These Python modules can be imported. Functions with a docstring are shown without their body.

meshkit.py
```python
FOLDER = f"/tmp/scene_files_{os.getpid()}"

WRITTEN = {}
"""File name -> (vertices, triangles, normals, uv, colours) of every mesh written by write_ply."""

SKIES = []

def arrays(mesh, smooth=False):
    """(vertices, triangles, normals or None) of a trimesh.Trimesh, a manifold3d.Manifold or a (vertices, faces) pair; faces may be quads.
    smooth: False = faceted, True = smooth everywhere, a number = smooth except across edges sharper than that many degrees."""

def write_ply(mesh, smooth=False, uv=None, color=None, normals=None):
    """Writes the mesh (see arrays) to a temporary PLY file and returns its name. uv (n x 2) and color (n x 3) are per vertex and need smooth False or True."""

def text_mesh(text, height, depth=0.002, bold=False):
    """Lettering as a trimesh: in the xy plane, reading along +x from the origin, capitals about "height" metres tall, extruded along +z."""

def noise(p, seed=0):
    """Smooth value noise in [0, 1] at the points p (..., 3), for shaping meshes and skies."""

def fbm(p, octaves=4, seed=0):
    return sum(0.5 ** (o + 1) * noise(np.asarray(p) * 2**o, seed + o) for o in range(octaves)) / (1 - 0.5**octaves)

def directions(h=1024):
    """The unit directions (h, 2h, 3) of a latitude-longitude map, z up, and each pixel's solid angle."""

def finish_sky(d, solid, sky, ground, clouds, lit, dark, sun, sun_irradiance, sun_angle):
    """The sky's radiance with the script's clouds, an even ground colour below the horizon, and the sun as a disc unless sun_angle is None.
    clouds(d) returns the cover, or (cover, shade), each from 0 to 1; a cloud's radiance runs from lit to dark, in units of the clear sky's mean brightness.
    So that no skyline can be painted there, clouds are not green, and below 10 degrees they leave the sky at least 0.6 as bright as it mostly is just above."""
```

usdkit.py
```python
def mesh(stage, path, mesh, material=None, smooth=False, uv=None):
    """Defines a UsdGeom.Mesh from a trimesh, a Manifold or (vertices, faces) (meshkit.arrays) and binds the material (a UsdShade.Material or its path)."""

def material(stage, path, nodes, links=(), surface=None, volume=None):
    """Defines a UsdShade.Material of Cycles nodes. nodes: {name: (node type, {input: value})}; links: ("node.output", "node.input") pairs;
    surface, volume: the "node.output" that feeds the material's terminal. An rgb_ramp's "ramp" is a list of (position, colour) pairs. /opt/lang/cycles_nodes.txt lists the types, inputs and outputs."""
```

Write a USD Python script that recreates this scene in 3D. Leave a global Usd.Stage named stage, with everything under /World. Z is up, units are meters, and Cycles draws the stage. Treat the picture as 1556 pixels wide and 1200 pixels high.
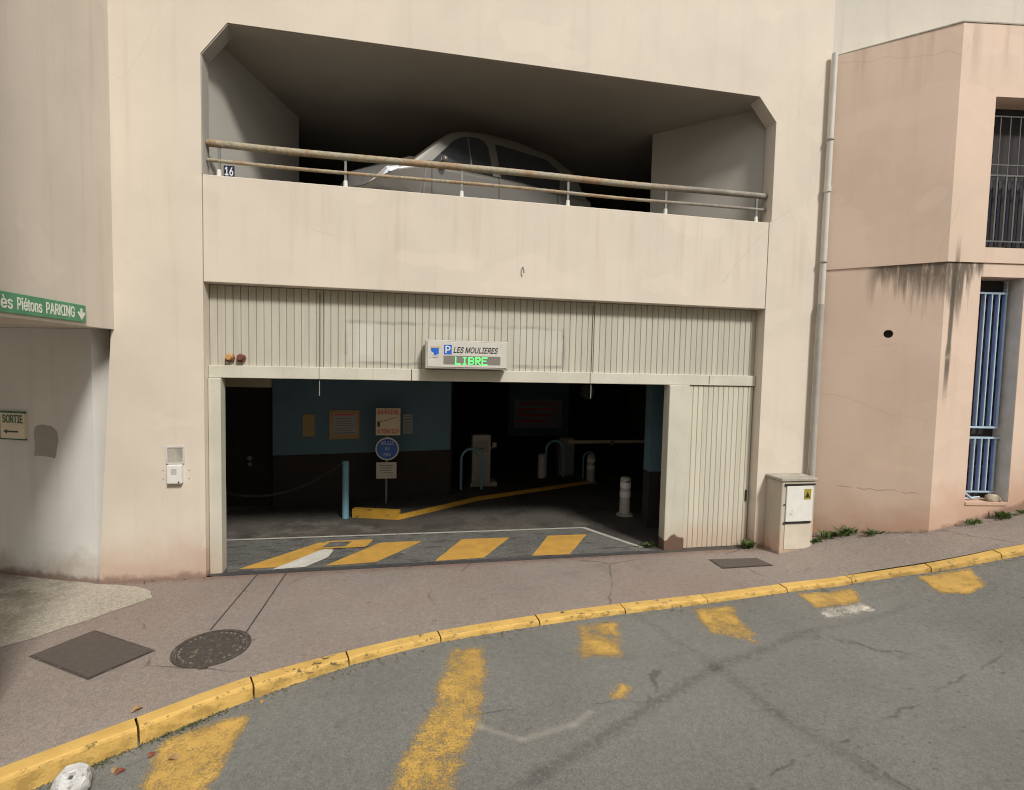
import math, random
import numpy as np, trimesh, shapely, manifold3d as m3
from shapely.geometry import Polygon, Point
from scipy.interpolate import PchipInterpolator
from pxr import Usd, UsdGeom, UsdLux, UsdShade, Gf, Sdf, Vt
import usdkit, meshkit

random.seed(7); rng = np.random.default_rng(7)
stage = Usd.Stage.CreateInMemory()
UsdGeom.SetStageUpAxis(stage, 'Z'); UsdGeom.SetStageMetersPerUnit(stage, 1.0)
UsdGeom.Xform.Define(stage, '/World'); UsdGeom.Scope.Define(stage, '/World/Looks')

# ------------------------------------------------------------------ camera, sky, sun
CAM_Z = 2.42
YAW, PITCH, ROLL = 0.197414631, 0.0565818161, 0.0222364615
EXPOSURE = 1.17
SUN_EL, SUN_AZ = math.radians(45), math.radians(23)       # azimuth to the right of straight behind the camera
SUN_I, SUN_ANGLE = 0.40, 10.0
SKY_STRENGTH = 0.085

fwd = np.array([math.sin(YAW)*math.cos(PITCH), math.cos(YAW)*math.cos(PITCH), -math.sin(PITCH)])
rgt = np.array([math.cos(YAW), -math.sin(YAW), 0.0]); upv = np.cross(rgt, fwd)
r_ = math.cos(ROLL)*rgt + math.sin(ROLL)*upv; u_ = -math.sin(ROLL)*rgt + math.cos(ROLL)*upv
cam = UsdGeom.Camera.Define(stage, '/World/camera')
mat = Gf.Matrix4d(*r_, 0, *u_, 0, *(-fwd), 0, 0, 0, CAM_Z, 1)
cam.AddTransformOp().Set(mat)
cam.CreateHorizontalApertureAttr(36.0); cam.CreateVerticalApertureAttr(36.0*790/1024)
cam.CreateFocalLengthAttr(790/1556*36.0)
cam.CreateClippingRangeAttr((0.05, 2000.0))
cam.CreateExposureAttr(EXPOSURE)

sun_dir = np.array([math.cos(SUN_EL)*math.sin(SUN_AZ), -math.cos(SUN_EL)*math.cos(SUN_AZ), math.sin(SUN_EL)])
sky_mat = usdkit.material(stage, '/World/Looks/sky_overcast', {
    's': ('sky_texture', {'sky_type': 'single_scattering', 'sun_disc': False, 'sun_elevation': SUN_EL,
                          'sun_rotation': math.atan2(sun_dir[0], sun_dir[1]), 'aerosol_density': 2.0, 'air_density': 1.0}),
    'tc': ('texture_coordinate', {}),
    'n': ('noise_texture', {'scale': 2.2, 'detail': 6.0, 'roughness': 0.6}),
    'r': ('rgb_ramp', {'ramp': [(0.30, (0.72, 0.72, 0.72)), (0.55, (1, 1, 1))]}),
    'c': ('rgb_ramp', {'ramp': [(0.35, (4.4, 4.35, 4.3)), (0.7, (6.2, 6.05, 5.9))]}),
    'm': ('mix_color', {'use_clamp': False}),
    'b': ('background_shader', {'strength': SKY_STRENGTH})},
    [('tc.generated', 'n.vector'), ('n.fac', 'r.fac'), ('n.fac', 'c.fac'), ('r.color', 'm.fac'), ('s.color', 'm.a'), ('c.color', 'm.b'), ('m.result', 'b.color')],
    surface='b.background')
dome = UsdLux.DomeLight.Define(stage, '/World/sky')
UsdShade.MaterialBindingAPI.Apply(dome.GetPrim()).Bind(sky_mat)
dome.GetPrim().SetCustomDataByKey('kind', 'structure')
dome.GetPrim().SetCustomDataByKey('label', 'pale overcast daylight sky above the street')
dome.GetPrim().SetCustomDataByKey('category', 'sky')
sun = UsdLux.DistantLight.Define(stage, '/World/sun')
sun.CreateAngleAttr(SUN_ANGLE); sun.CreateIntensityAttr(SUN_I); sun.CreateNormalizeAttr(True); sun.CreateColorAttr(Gf.Vec3f(1.0, 0.965, 0.91))
zx = np.cross([0, 0, 1], sun_dir); zx /= np.linalg.norm(zx); zy = np.cross(sun_dir, zx)
sun.AddTransformOp().Set(Gf.Matrix4d(*zx, 0, *zy, 0, *sun_dir, 0, 0, 0, 0, 1))

# ------------------------------------------------------------------ scene helpers
used = {}
def path_for(parent, name):
    k = parent + '/' + name
    n = used.get(k, 0); used[k] = n + 1
    return k if n == 0 else f'{k}_{n:03d}'
ORIGIN = {}
def setd(prim, label=None, cat=None, group=None, kind=None):
    for k, v in (('label', label), ('category', cat), ('group', group), ('kind', kind)):
        if v: prim.SetCustomDataByKey(k, v)
    return prim
def thing(name, label=None, cat=None, loc=(0, 0, 0), group=None, kind=None):
    p = path_for('/World', name)
    x = UsdGeom.Xform.Define(stage, p); x.AddTranslateOp().Set(Gf.Vec3d(*map(float, loc)))
    ORIGIN[p] = np.array(loc, float)
    setd(x.GetPrim(), label, cat, group, kind)
    return p
def tri(mesh):
    v, f, _ = meshkit.arrays(mesh, False)
    return v, f
def part(parent, name, mesh, m, label=None, kind=None, smooth=False):
    """A child of a thing (or of a part); the mesh is given in world coordinates."""
    p = path_for(parent, name)
    top = '/'.join(parent.split('/')[:3])
    v, f = tri(mesh)
    o = ORIGIN.get(top, np.zeros(3))
    g_ = usdkit.mesh(stage, p, (v - o, f), m, smooth)
    setd(g_.GetPrim(), label, None, None, kind)
    return p
def single(name, mesh, m, label=None, cat=None, group=None, kind=None, smooth=False):
    p = path_for('/World', name)
    g_ = usdkit.mesh(stage, p, tri(mesh), m, smooth)
    setd(g_.GetPrim(), label, cat, group, kind)
    return p
def dup(src, loc, label, rot=0):
    base = src.split('/')[-1]
    p = path_for('/World', base)
    x = UsdGeom.Xform.Define(stage, p); x.AddTranslateOp().Set(Gf.Vec3d(*map(float, loc)))
    if rot: x.AddRotateZOp().Set(rot)
    s = stage.GetPrimAtPath(src)
    x.GetPrim().GetReferences().AddInternalReference(src); x.GetPrim().SetInstanceable(True)
    setd(x.GetPrim(), label, s.GetCustomDataByKey('category'), s.GetCustomDataByKey('group'))
    return p

# ------------------------------------------------------------------ shapes
def box(x0, x1, y0, y1, z0, z1):
    b = trimesh.creation.box((x1-x0, y1-y0, z1-z0)); b.apply_translation(((x0+x1)/2, (y0+y1)/2, (z0+z1)/2)); return b
def cat_(ms): return trimesh.util.concatenate([trimesh.Trimesh(*tri(m), process=False) for m in ms])
def hullbox(x0, x1, y0, y1, z0, z1, b=0.008):
    """A box with chamfered edges."""
    pts = []
    for sx in (0, 1):
        for sy in (0, 1):
            for sz in (0, 1):
                c = np.array([x1 if sx else x0, y1 if sy else y0, z1 if sz else z0])
                d = np.array([-1 if sx else 1, -1 if sy else 1, -1 if sz else 1])*b
                for k in range(3):
                    e = d.copy(); e[k] = 0; pts.append(c+e)
    return m3.Manifold.hull_points(np.array(pts))
def xz(poly, y0, y1):
    """A polygon in the x-z plane, extruded from y0 to y1."""
    m = trimesh.creation.extrude_polygon(poly if isinstance(poly, Polygon) else Polygon(poly), y1-y0, engine='earcut')
    v = m.vertices; return trimesh.Trimesh(np.c_[v[:, 0], y0+v[:, 2], v[:, 1]], m.faces[:, ::-1], process=False)
def plan(pts, z0, z1):
    m = trimesh.creation.extrude_polygon(Polygon(pts), z1-z0, engine='earcut'); m.apply_translation((0, 0, z0)); return m
def cyl(p0, p1, r, n=14, r2=None):
    p0, p1 = np.array(p0, float), np.array(p1, float)
    d = p1-p0; L = np.linalg.norm(d); d /= L
    a = np.cross(d, [0, 0, 1.0] if abs(d[2]) < .9 else [1.0, 0, 0]); a /= np.linalg.norm(a); b = np.cross(d, a)
    t = np.arange(n)*2*np.pi/n; ring = np.cos(t)[:, None]*a+np.sin(t)[:, None]*b
    r2 = r if r2 is None else r2
    v = np.vstack([p0+r*ring, p1+r2*ring, [p0], [p1]])
    f = []
    for i in range(n):
        j = (i+1) % n
        f += [[i, j, n+j], [i, n+j, n+i], [2*n, j, i], [2*n+1, n+i, n+j]]
    m = trimesh.Trimesh(v, f, process=False)
    if m.volume < 0: m.invert()
    return m
def tube(pts, r, n=10):
    p = np.array(pts, float); T = np.gradient(p, axis=0); T /= np.linalg.norm(T, axis=1, keepdims=True)
    a = np.cross(T[0], [0, 1.0, 0.03]); a /= np.linalg.norm(a); V = []
    t = np.arange(n)*2*np.pi/n
    for i in range(len(p)):
        a = a-T[i]*(a@T[i]); a /= np.linalg.norm(a); b = np.cross(T[i], a)
        V.append(p[i]+r*(np.cos(t)[:, None]*a+np.sin(t)[:, None]*b))
    V = np.vstack(V+[p[:1], p[-1:]]); f = []; L = len(p)
    for i in range(L-1):
        for j in range(n):
            k = (j+1) % n; f += [[i*n+j, i*n+k, (i+1)*n+k], [i*n+j, (i+1)*n+k, (i+1)*n+j]]
    for j in range(n):
        k = (j+1) % n; f += [[L*n, k, j], [L*n+1, (L-1)*n+j, (L-1)*n+k]]
    m = trimesh.Trimesh(V, f, process=False)
    if m.volume < 0: m.invert()
    return m
def sheet(poly, zf, off=0.0, step=0.2, thick=0.0):
    poly = poly if isinstance(poly, Polygon) else Polygon(poly)
    v, f = trimesh.creation.triangulate_polygon(poly, engine='earcut')
    v = np.c_[v, np.zeros(len(v))]
    v, f = trimesh.remesh.subdivide_to_size(v, f, step, max_iter=12)
    v[:, 2] = [zf(a) + off for a in v[:, 0]]
    m = trimesh.Trimesh(v, f, process=False)
    if m.face_normals[:, 2].mean() < 0: m.invert()
    return m
def frame(m, o, ex, ey, ez):
    """Moves a mesh made in (x, y, z) onto the axes ex, ey, ez at o."""
    v, f = tri(m); R = np.array([ex, ey, ez], float)
    return trimesh.Trimesh(np.array(o)+v@R, f if np.linalg.det(R) > 0 else f[:, ::-1], process=False)
def text(s, h, o, ex, up=(0, 0, 1), width=None, bold=False, shear=0.0, depth=0.002, centre=False):
    t = meshkit.text_mesh(s, h, depth, bold); v = t.vertices.copy()
    v[:, 0] -= v[:, 0].min()
    if width: v[:, 0] *= width/v[:, 0].max()
    if centre: v[:, 0] -= v[:, 0].max()/2
    v[:, 0] += shear*v[:, 1]
    ez = np.cross(ex, up)
    return frame(trimesh.Trimesh(v, t.faces, process=False), o, ex, up, ez)

# ------------------------------------------------------------------ materials
class G:
    def __init__(s): s.n, s.l = {}, []
    def add(s, kind, out, **kw):
        name = f'{kind[:6]}{len(s.n)}'.replace('_', ''); c = {}
        for k, v in kw.items():
            if isinstance(v, str) and '.' in v: s.l.append((v, f'{name}.{k}'))
            else: c[k] = v
        s.n[name] = (kind, c); return f'{name}.{out}'
    def math(s, op, a, b=0.5, c=0.0, clamp=False): return s.add('math', 'value', math_type=op, value1=a, value2=b, value3=c, use_clamp=clamp)
    def mix(s, f, a, b): return s.add('mix_color', 'result', fac=f, a=a, b=b)
    def mul(s, a, b): return s.add('mix_color', 'result', fac=1.0, a=a, b=b, blend_type='multiply')
    def pos(s): return s.add('geometry', 'position')
    def xyz(s, p):
        o = s.add('separate_xyz', 'x', vector=p); n = o.split('.')[0]; return n+'.x', n+'.y', n+'.z'
    def map(s, p, sc, loc=(0, 0, 0)): return s.add('mapping', 'vector', vector=p, scale=sc, location=loc, mapping_type='point')
    def noise(s, p, scale, detail=3.0, rough=0.5, dist=0.0): return s.add('noise_texture', 'fac', vector=p, scale=float(scale), detail=float(detail), roughness=float(rough), distortion=float(dist))
    def step(s, v, a, b): return s.add('map_range', 'result', range_type='smoothstep', value=v, from_min=float(a), from_max=float(b), to_min=0.0, to_max=1.0, clamp=True)
    def ramp(s, f, stops): return s.add('rgb_ramp', 'color', fac=f, ramp=stops)
    def bump(s, h, strength=0.3, dist=0.01): return s.add('bump', 'normal', height=h, strength=float(strength), distance=float(dist))
    def band(s, v, a, b, soft): return s.math('multiply', s.step(v, a-soft, a+soft), s.math('subtract', 1.0, s.step(v, b-soft, b+soft)))
    def seg(s, x, y, p, q, w):
        """1 on the line from p to q in plan, falling to 0 at w metres from it."""
        p, q = np.array(p, float), np.array(q, float); d = q-p; L2 = d@d
        ax = s.math('subtract', x, p[0]); ay = s.math('subtract', y, p[1])
        t = s.math('multiply', s.math('add', s.math('multiply', ax, d[0]), s.math('multiply', ay, d[1])), 1/L2, clamp=True)
        ex = s.math('subtract', ax, s.math('multiply', t, d[0])); ey = s.math('subtract', ay, s.math('multiply', t, d[1]))
        r = s.math('sqrt', s.math('add', s.math('multiply', ex, ex), s.math('multiply', ey, ey)))
        return s.math('subtract', 1.0, s.step(r, 0.0, w))
    def done(s, name, color, rough=0.7, normal=None, alpha=None, **kw):
        k = dict(base_color=color, roughness=rough, **kw)
        if normal: k['normal'] = normal
        o = s.add('principled_bsdf', 'BSDF', **k)
        if alpha:
            t = s.add('transparent_bsdf', 'BSDF')
            o = s.add('mix_closure', 'closure', fac=alpha, closure1=t, closure2=o)
        return usdkit.material(stage, '/World/Looks/'+name, s.n, s.l, surface=o)

def paint(name, col, rough=0.5, var=0.10, scale=12, bump=0.0, metallic=0.0, dirt=None, dirt_amt=0.0, dirt_scale=6, **kw):
    g = G(); p = g.pos(); n = g.noise(p, scale, 4)
    c0 = tuple(x*(1-var) for x in col); c1 = tuple(min(1, x*(1+var)) for x in col)
    c = g.ramp(n, [(0.3, c0), (0.7, c1)])
    if dirt:
        d = g.step(g.noise(p, dirt_scale, 6, 0.65), 0.62-dirt_amt, 0.72-dirt_amt*0.6)
        c = g.mix(d, c, dirt)
    nm = g.bump(g.noise(p, scale*6, 3), bump, 0.01) if bump else None
    return g.done(name, c, rough, nm, metallic=metallic, **kw)

def stucco(name, col, streak=(0.40, 0.36, 0.29), low=(0.42, 0.27, 0.20), low_h=0.7, amt=0.25, extra=None, ground=None):
    g = G(); p = g.pos(); x, y, z = g.xyz(p)
    big = g.noise(p, 0.9, 5, 0.6); fine = g.noise(p, 45, 3)
    c = g.ramp(big, [(0.25, tuple(v*0.90 for v in col)), (0.55, col), (0.8, tuple(min(1, v*1.06) for v in col))])
    st = g.noise(g.map(p, (5.5, 5.5, 0.28)), 1.0, 5, 0.6)
    c = g.mix(g.math('multiply', g.step(st, 0.50, 0.78), amt), c, streak)
    st2 = g.noise(g.map(p, (1.6, 1.6, 0.9)), 1.0, 6, 0.7)
    c = g.mix(g.math('multiply', g.step(st2, 0.52, 0.75), amt*0.6), c, tuple(v*0.8 for v in col))
    zz = z
    if ground: zz = g.math('subtract', z, g.math('multiply', g.math('maximum', g.math('subtract', x, ground[0]), 0.0), ground[1]))
    zn = g.math('add', zz, g.math('multiply', g.math('subtract', g.noise(p, 2.2, 5, 0.65), 0.5), 0.7))
    c = g.mix(g.math('multiply', g.math('subtract', 1.0, g.step(zn, 0.0, low_h)), 0.72), c, low)
    zn2 = g.math('add', zz, g.math('multiply', g.math('subtract', g.noise(p, 9, 4, 0.65), 0.5), 0.16))
    c = g.mix(g.math('multiply', g.math('subtract', 1.0, g.step(zn2, 0.01, 0.09)), 0.7), c, (0.16, 0.10, 0.075))
    ve = g.add('voronoi_texture', 'distance', feature='distance_to_edge', vector=g.mix(0.10, p, g.add('noise_texture', 'color', vector=p, scale=2.5, detail=5.0)), scale=0.42, randomness=1.0)
    cr = g.math('multiply', g.math('subtract', 1.0, g.step(ve, 0.0003, 0.0022)), g.step(g.noise(p, 0.8, 3), 0.53, 0.60))
    c = g.mix(g.math('multiply', cr, 0.15), c, (0.24, 0.19, 0.14))
    rp = g.step(g.noise(g.map(p, (0.8, 0.8, 1.3), (4.4, 1.0, 2.0)), 1.1, 3, 0.4), 0.61, 0.625)
    c = g.mix(g.math('multiply', rp, 0.30), c, tuple(min(1, v*1.10) for v in col))
    spk = g.step(g.noise(p, 30, 2), 0.72, 0.78)
    c = g.mix(g.math('multiply', spk, 0.12), c, (0.25, 0.22, 0.18))
    if extra: c = extra(g, p, x, y, z, c)
    h = g.math('add', g.math('multiply', fine, 0.35), g.math('multiply', g.noise(p, 7, 4), 0.65))
    return g.done(name, c, 0.88, g.bump(h, 0.10, 0.02), specular_ior_level=0.25)

CREAM = (0.610, 0.543, 0.455)
def facade_extra(g, p, x, y, z, c):
    # drips under the upper opening's rail posts and along the parapet top
    zn = g.math('multiply', g.step(g.noise(g.map(p, (9, 9, 0.5)), 1.0, 4), 0.5, 0.7), g.band(z, 3.5, 4.4, 0.35))
    c = g.mix(g.math('multiply', zn, 0.22), c, (0.42, 0.33, 0.22))
    return c
M = {}
M['cream'] = stucco('cream_render', CREAM, extra=facade_extra)
M['cream_side'] = stucco('cream_render_side', (0.590, 0.530, 0.455), amt=0.45)
M['grey_wall'] = stucco('grey_cream_render', (0.52, 0.48, 0.41), amt=0.3, streak=(0.30, 0.28, 0.24))
M['white_wall'] = stucco('white_wall_paint', (0.68, 0.665, 0.62), low=(0.38, 0.31, 0.25), low_h=0.35, amt=0.18)
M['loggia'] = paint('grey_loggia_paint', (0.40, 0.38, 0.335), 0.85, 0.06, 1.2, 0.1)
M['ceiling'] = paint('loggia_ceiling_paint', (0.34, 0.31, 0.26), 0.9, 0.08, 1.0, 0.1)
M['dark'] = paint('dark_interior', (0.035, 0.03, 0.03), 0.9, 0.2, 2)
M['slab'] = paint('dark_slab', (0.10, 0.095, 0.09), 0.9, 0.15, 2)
def pink_extra(g, p, x, y, z, c):
    # black run-off beneath the ledge, strongest near the corner
    top = 3.80
    d = g.math('subtract', top, z)
    n = g.noise(g.map(p, (7, 7, 0.35)), 1.0, 5, 0.6)
    broad = g.step(g.noise(g.map(p, (1, 1, 0.2), (2.3, 0.7, 0)), 2.6, 3), 0.42, 0.66)
    ln = g.math('add', 0.12, g.math('multiply', g.math('multiply', g.step(n, 0.34, 0.74), g.math('add', 0.35, broad)), 1.25))
    m = g.math('multiply', g.math('subtract', 1.0, g.step(g.math('divide', d, ln), 0.1, 1.35)), g.step(d, -0.002, 0.004))
    m = g.math('multiply', m, g.step(g.noise(g.map(p, (16, 16, 2.2)), 1.0, 5, .7), 0.20, 0.52))
    m = g.math('multiply', m, g.math('multiply', g.step(x, 5.80, 5.98), g.math('subtract', 1.0, g.step(x, 6.86, 6.9))))
    c = g.mix(g.math('multiply', m, 0.88), c, (0.075, 0.064, 0.048))
    # hairline crack low on the left face
    zc = g.math('add', 0.90, g.math('multiply', g.math('subtract', g.noise(g.map(p, (3, 3, 0)), 1.5, 4), .5), .16))
    kc = g.math('multiply', g.math('subtract', 1.0, g.step(g.math('absolute', g.math('subtract', z, zc)), .003, .010)), g.math('multiply', g.band(x, 5.72, 6.33, .03), g.step(g.noise(p, 4, 2), .40, .5)))
    c = g.mix(g.math('multiply', kc, .5), c, (0.22, 0.15, 0.10))
    # one long drip below the corner
    xc = g.math('add', 6.535, g.math('multiply', g.math('subtract', z, 3.8), 0.02))
    w = g.math('add', 0.03, g.math('multiply', g.math('subtract', g.noise(g.map(p, (2, 2, 2)), 1.0, 4), 0.5), 0.05))
    q = g.math('subtract', 1.0, g.step(g.math('divide', g.math('absolute', g.math('subtract', x, xc)), w), 0.5, 1.3))
    q = g.math('multiply', q, g.math('multiply', g.band(z, 2.25, 3.9, 0.3), g.step(g.noise(p, 6, 3), 0.1, 0.45)))
    c = g.mix(g.math('multiply', q, 0.85), c, (0.075, 0.065, 0.045))
    # streaks under the coping
    cp = g.math('multiply', g.step(g.noise(g.map(p, (5, 5, 0.4)), 1.0, 5), 0.48, 0.7), g.step(z, 5.7, 6.6))
    return g.mix(g.math('multiply', cp, 0.4), c, (0.26, 0.20, 0.14))
M['pink'] = stucco('pink_render', (0.65, 0.505, 0.40), streak=(0.50, 0.36, 0.25), low=(0.44, 0.25, 0.17), low_h=0.75, amt=0.3, extra=pink_extra, ground=(5.2, 0.33))
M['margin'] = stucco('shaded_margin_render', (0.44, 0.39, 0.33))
M['reveal'] = paint('grey_concrete_reveal', (0.52, 0.50, 0.47), 0.9, 0.12, 6, 0.2)

def asphalt(name, col, agg=150, var=0.18, marks=None, tint=None):
    g = G(); p = g.pos(); x, y, z = g.xyz(p)
    big = g.noise(p, 0.7, 6, 0.62)
    c = g.ramp(big, [(0.25, tuple(v*(1-var) for v in col)), (0.75, tuple(v*(1+var) for v in col))])
    if tint: c = g.mix(g.math('multiply', g.step(g.noise(p, 0.45, 4, 0.6), 0.42, 0.68), 0.6), c, tint)
    f = g.noise(p, agg, 2, 0.7)
    v = g.add('voronoi_texture', 'color', vector=p, scale=float(agg*0.75)); 
    vb = g.add('rgb_to_bw', 'val', color=v)
    c = g.mul(c, g.ramp(vb, [(0.0, (0.70, 0.70, 0.70)), (0.5, (1, 1, 1)), (1.0, (1.32, 1.32, 1.30))]))
    mid = g.noise(p, 22, 4, 0.7)
    c = g.mul(c, g.ramp(mid, [(0.3, (0.86, 0.86, 0.86)), (0.7, (1.12, 1.12, 1.12))]))
    sp = g.step(g.noise(g.map(p, (1, 1, 1), (3, 7, 1)), 9, 3), 0.70, 0.76)
    c = g.mix(g.math('multiply', sp, 0.30), c, (0.05, 0.047, 0.042))
    if marks: c = marks(g, p, x, y, z, c)
    h = g.math('add', g.math('multiply', f, 0.5), g.math('multiply', mid, 0.5))
    return g.done(name, c, 0.85, g.bump(h, 0.35, 0.012), specular_ior_level=0.3)
def apron_marks(g, p, x, y, z, c):
    k = g.math('multiply', g.step(g.noise(p, 2.2, 5, .7), .42, .60), g.math('subtract', 1.0, g.step(x, -3.9, -2.9)))
    return g.mix(g.math('multiply', k, .65), c, (0.13, 0.11, 0.085))
def pave_marks(g, p, x, y, z, c):
    vd = g.add('voronoi_texture', 'distance', vector=p, scale=2.6)
    gum = g.math('subtract', 1.0, g.step(vd, 0.045, 0.075))
    c = g.mix(g.math('multiply', gum, 0.45), c, (0.075, 0.062, 0.055))
    st = g.step(g.noise(g.map(p, (1, 1.6, 1), (2, 5, 0)), 1.3, 6, .72), 0.54, 0.70)
    c = g.mix(g.math('multiply', st, 0.32), c, (0.11, 0.09, 0.08))
    lt = g.step(g.noise(g.map(p, (1.4, 1, 1), (8, 3, 0)), 2.1, 6, .72), 0.56, 0.72)
    c = g.mix(g.math('multiply', lt, 0.28), c, (0.30, 0.265, 0.235))
    # dirt gathered along the foot of the wall, red dust before the left pier
    wy = g.math('add', y, g.math('multiply', g.math('subtract', g.noise(p, 5, 5, .7), .5), .22))
    c = g.mix(g.math('multiply', g.step(wy, 6.02, 6.20), 0.50), c, (0.17, 0.085, 0.06))
    ve = g.add('voronoi_texture', 'distance', feature='distance_to_edge', vector=g.mix(0.14, p, g.add('noise_texture', 'color', vector=p, scale=4.0, detail=5.0)), scale=0.55)
    cr = g.math('multiply', g.math('subtract', 1.0, g.step(ve, 0.002, 0.007)), g.step(g.noise(p, 0.9, 3), 0.50, 0.58))
    return g.mix(g.math('multiply', cr, 0.6), c, (0.06, 0.05, 0.045))
def road_marks(g, p, x, y, z, c):
    wob = g.math('multiply', g.math('subtract', g.noise(p, 3.0, 4), 0.5), 0.10)
    xx, yy = g.math('add', x, wob), g.math('add', y, wob)
    tr = [((-0.9, 2.0), (0.80, 2.90), .13, .40), ((0.80, 2.90), (2.51, 3.76), .12, .42), ((2.51, 3.76), (3.77, 4.16), .11, .36), ((3.77, 4.16), (5.12, 4.36), .10, .25),
          ((2.21, 4.87), (2.54, 3.76), .13, .22), ((2.54, 3.76), (2.63, 3.17), .14, .32), ((2.63, 3.17), (2.84, 2.60), .14, .30), ((2.84, 2.6), (3.3, 1.6), .14, .25)]
    for a, b, w, s in tr:
        k = g.math('multiply', g.seg(xx, yy, a, b, w*.75), g.math('multiply', g.step(g.noise(p, 30, 4), 0.25, 0.60), s*1.05))
        c = g.mix(k, c, (0.05, 0.047, 0.045))
    wob2 = g.math('multiply', g.math('subtract', g.noise(p, 7.0, 5), 0.5), 0.09)
    x2, y2 = g.math('add', x, wob2), g.math('subtract', y, wob2)
    for a, b in [((1.4, 2.35), (2.27, 2.70)), ((2.27, 2.70), (3.01, 2.87)), ((3.01, 2.87), (3.67, 3.07)), ((3.67, 3.07), (4.66, 3.36)), ((4.66, 3.36), (5.36, 3.50))]:
        k = g.math('multiply', g.seg(x2, y2, a, b, .022), g.step(g.noise(p, 5, 3), 0.42, 0.56))
        c = g.mix(g.math('multiply', k, 0.5), c, (0.04, 0.038, 0.035))
    # small oil spots on the right of the lane
    sp = g.math('multiply', g.step(g.noise(g.map(p, (1.0, 2.0, 1), (1.3, 2.2, 0)), 14, 2), 0.66, 0.72), g.step(x, 1.8, 3.2))
    c = g.mix(g.math('multiply', sp, 0.45), c, (0.05, 0.045, 0.042))
    ve = g.add('voronoi_texture', 'distance', feature='distance_to_edge', vector=g.mix(0.16, p, g.add('noise_texture', 'color', vector=p, scale=3.5, detail=6.0)), scale=0.45)
    cr = g.math('multiply', g.math('subtract', 1.0, g.step(ve, 0.001, 0.0055)), g.math('multiply', g.step(g.noise(p, 0.8, 3), 0.46, 0.58), g.step(g.noise(p, 9, 3), .36, .5)))
    c = g.mix(g.math('multiply', cr, 0.55), c, (0.05, 0.046, 0.042))
    oil = g.step(g.noise(g.map(p, (1, 1.5, 1), (7, 7, 0)), 2.4, 6, .7), 0.56, 0.72)
    c = g.mix(g.math('multiply', oil, 0.35), c, (0.085, 0.08, 0.075))
    gv = g.add('voronoi_texture', 'distance', vector=p, scale=34.0)
    grit = g.math('multiply', g.math('subtract', 1.0, g.step(gv, 0.10, 0.16)), g.step(g.noise(p, 1.6, 4), 0.42, 0.62))
    c = g.mix(g.math('multiply', grit, 0.5), c, (0.30, 0.28, 0.25))
    # pale curved scuff
    arc = [((0.39, 3.57), (0.51, 3.38)), ((0.51, 3.38), (0.75, 3.21)), ((0.75, 3.21), (1.13, 3.28)), ((1.13, 3.28), (1.3, 3.4))]
    for a, b in arc: c = g.mix(g.math('multiply', g.seg(xx, yy, a, b, .05), 0.28), c, (0.36, 0.33, 0.28))
    return c
M['road'] = asphalt('road_asphalt', (0.152, 0.150, 0.136), 210, 0.16, road_marks)
M['pavement'] = asphalt('pavement_asphalt', (0.228, 0.194, 0.168), 210, 0.13, pave_marks, (0.235, 0.170, 0.140))
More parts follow.
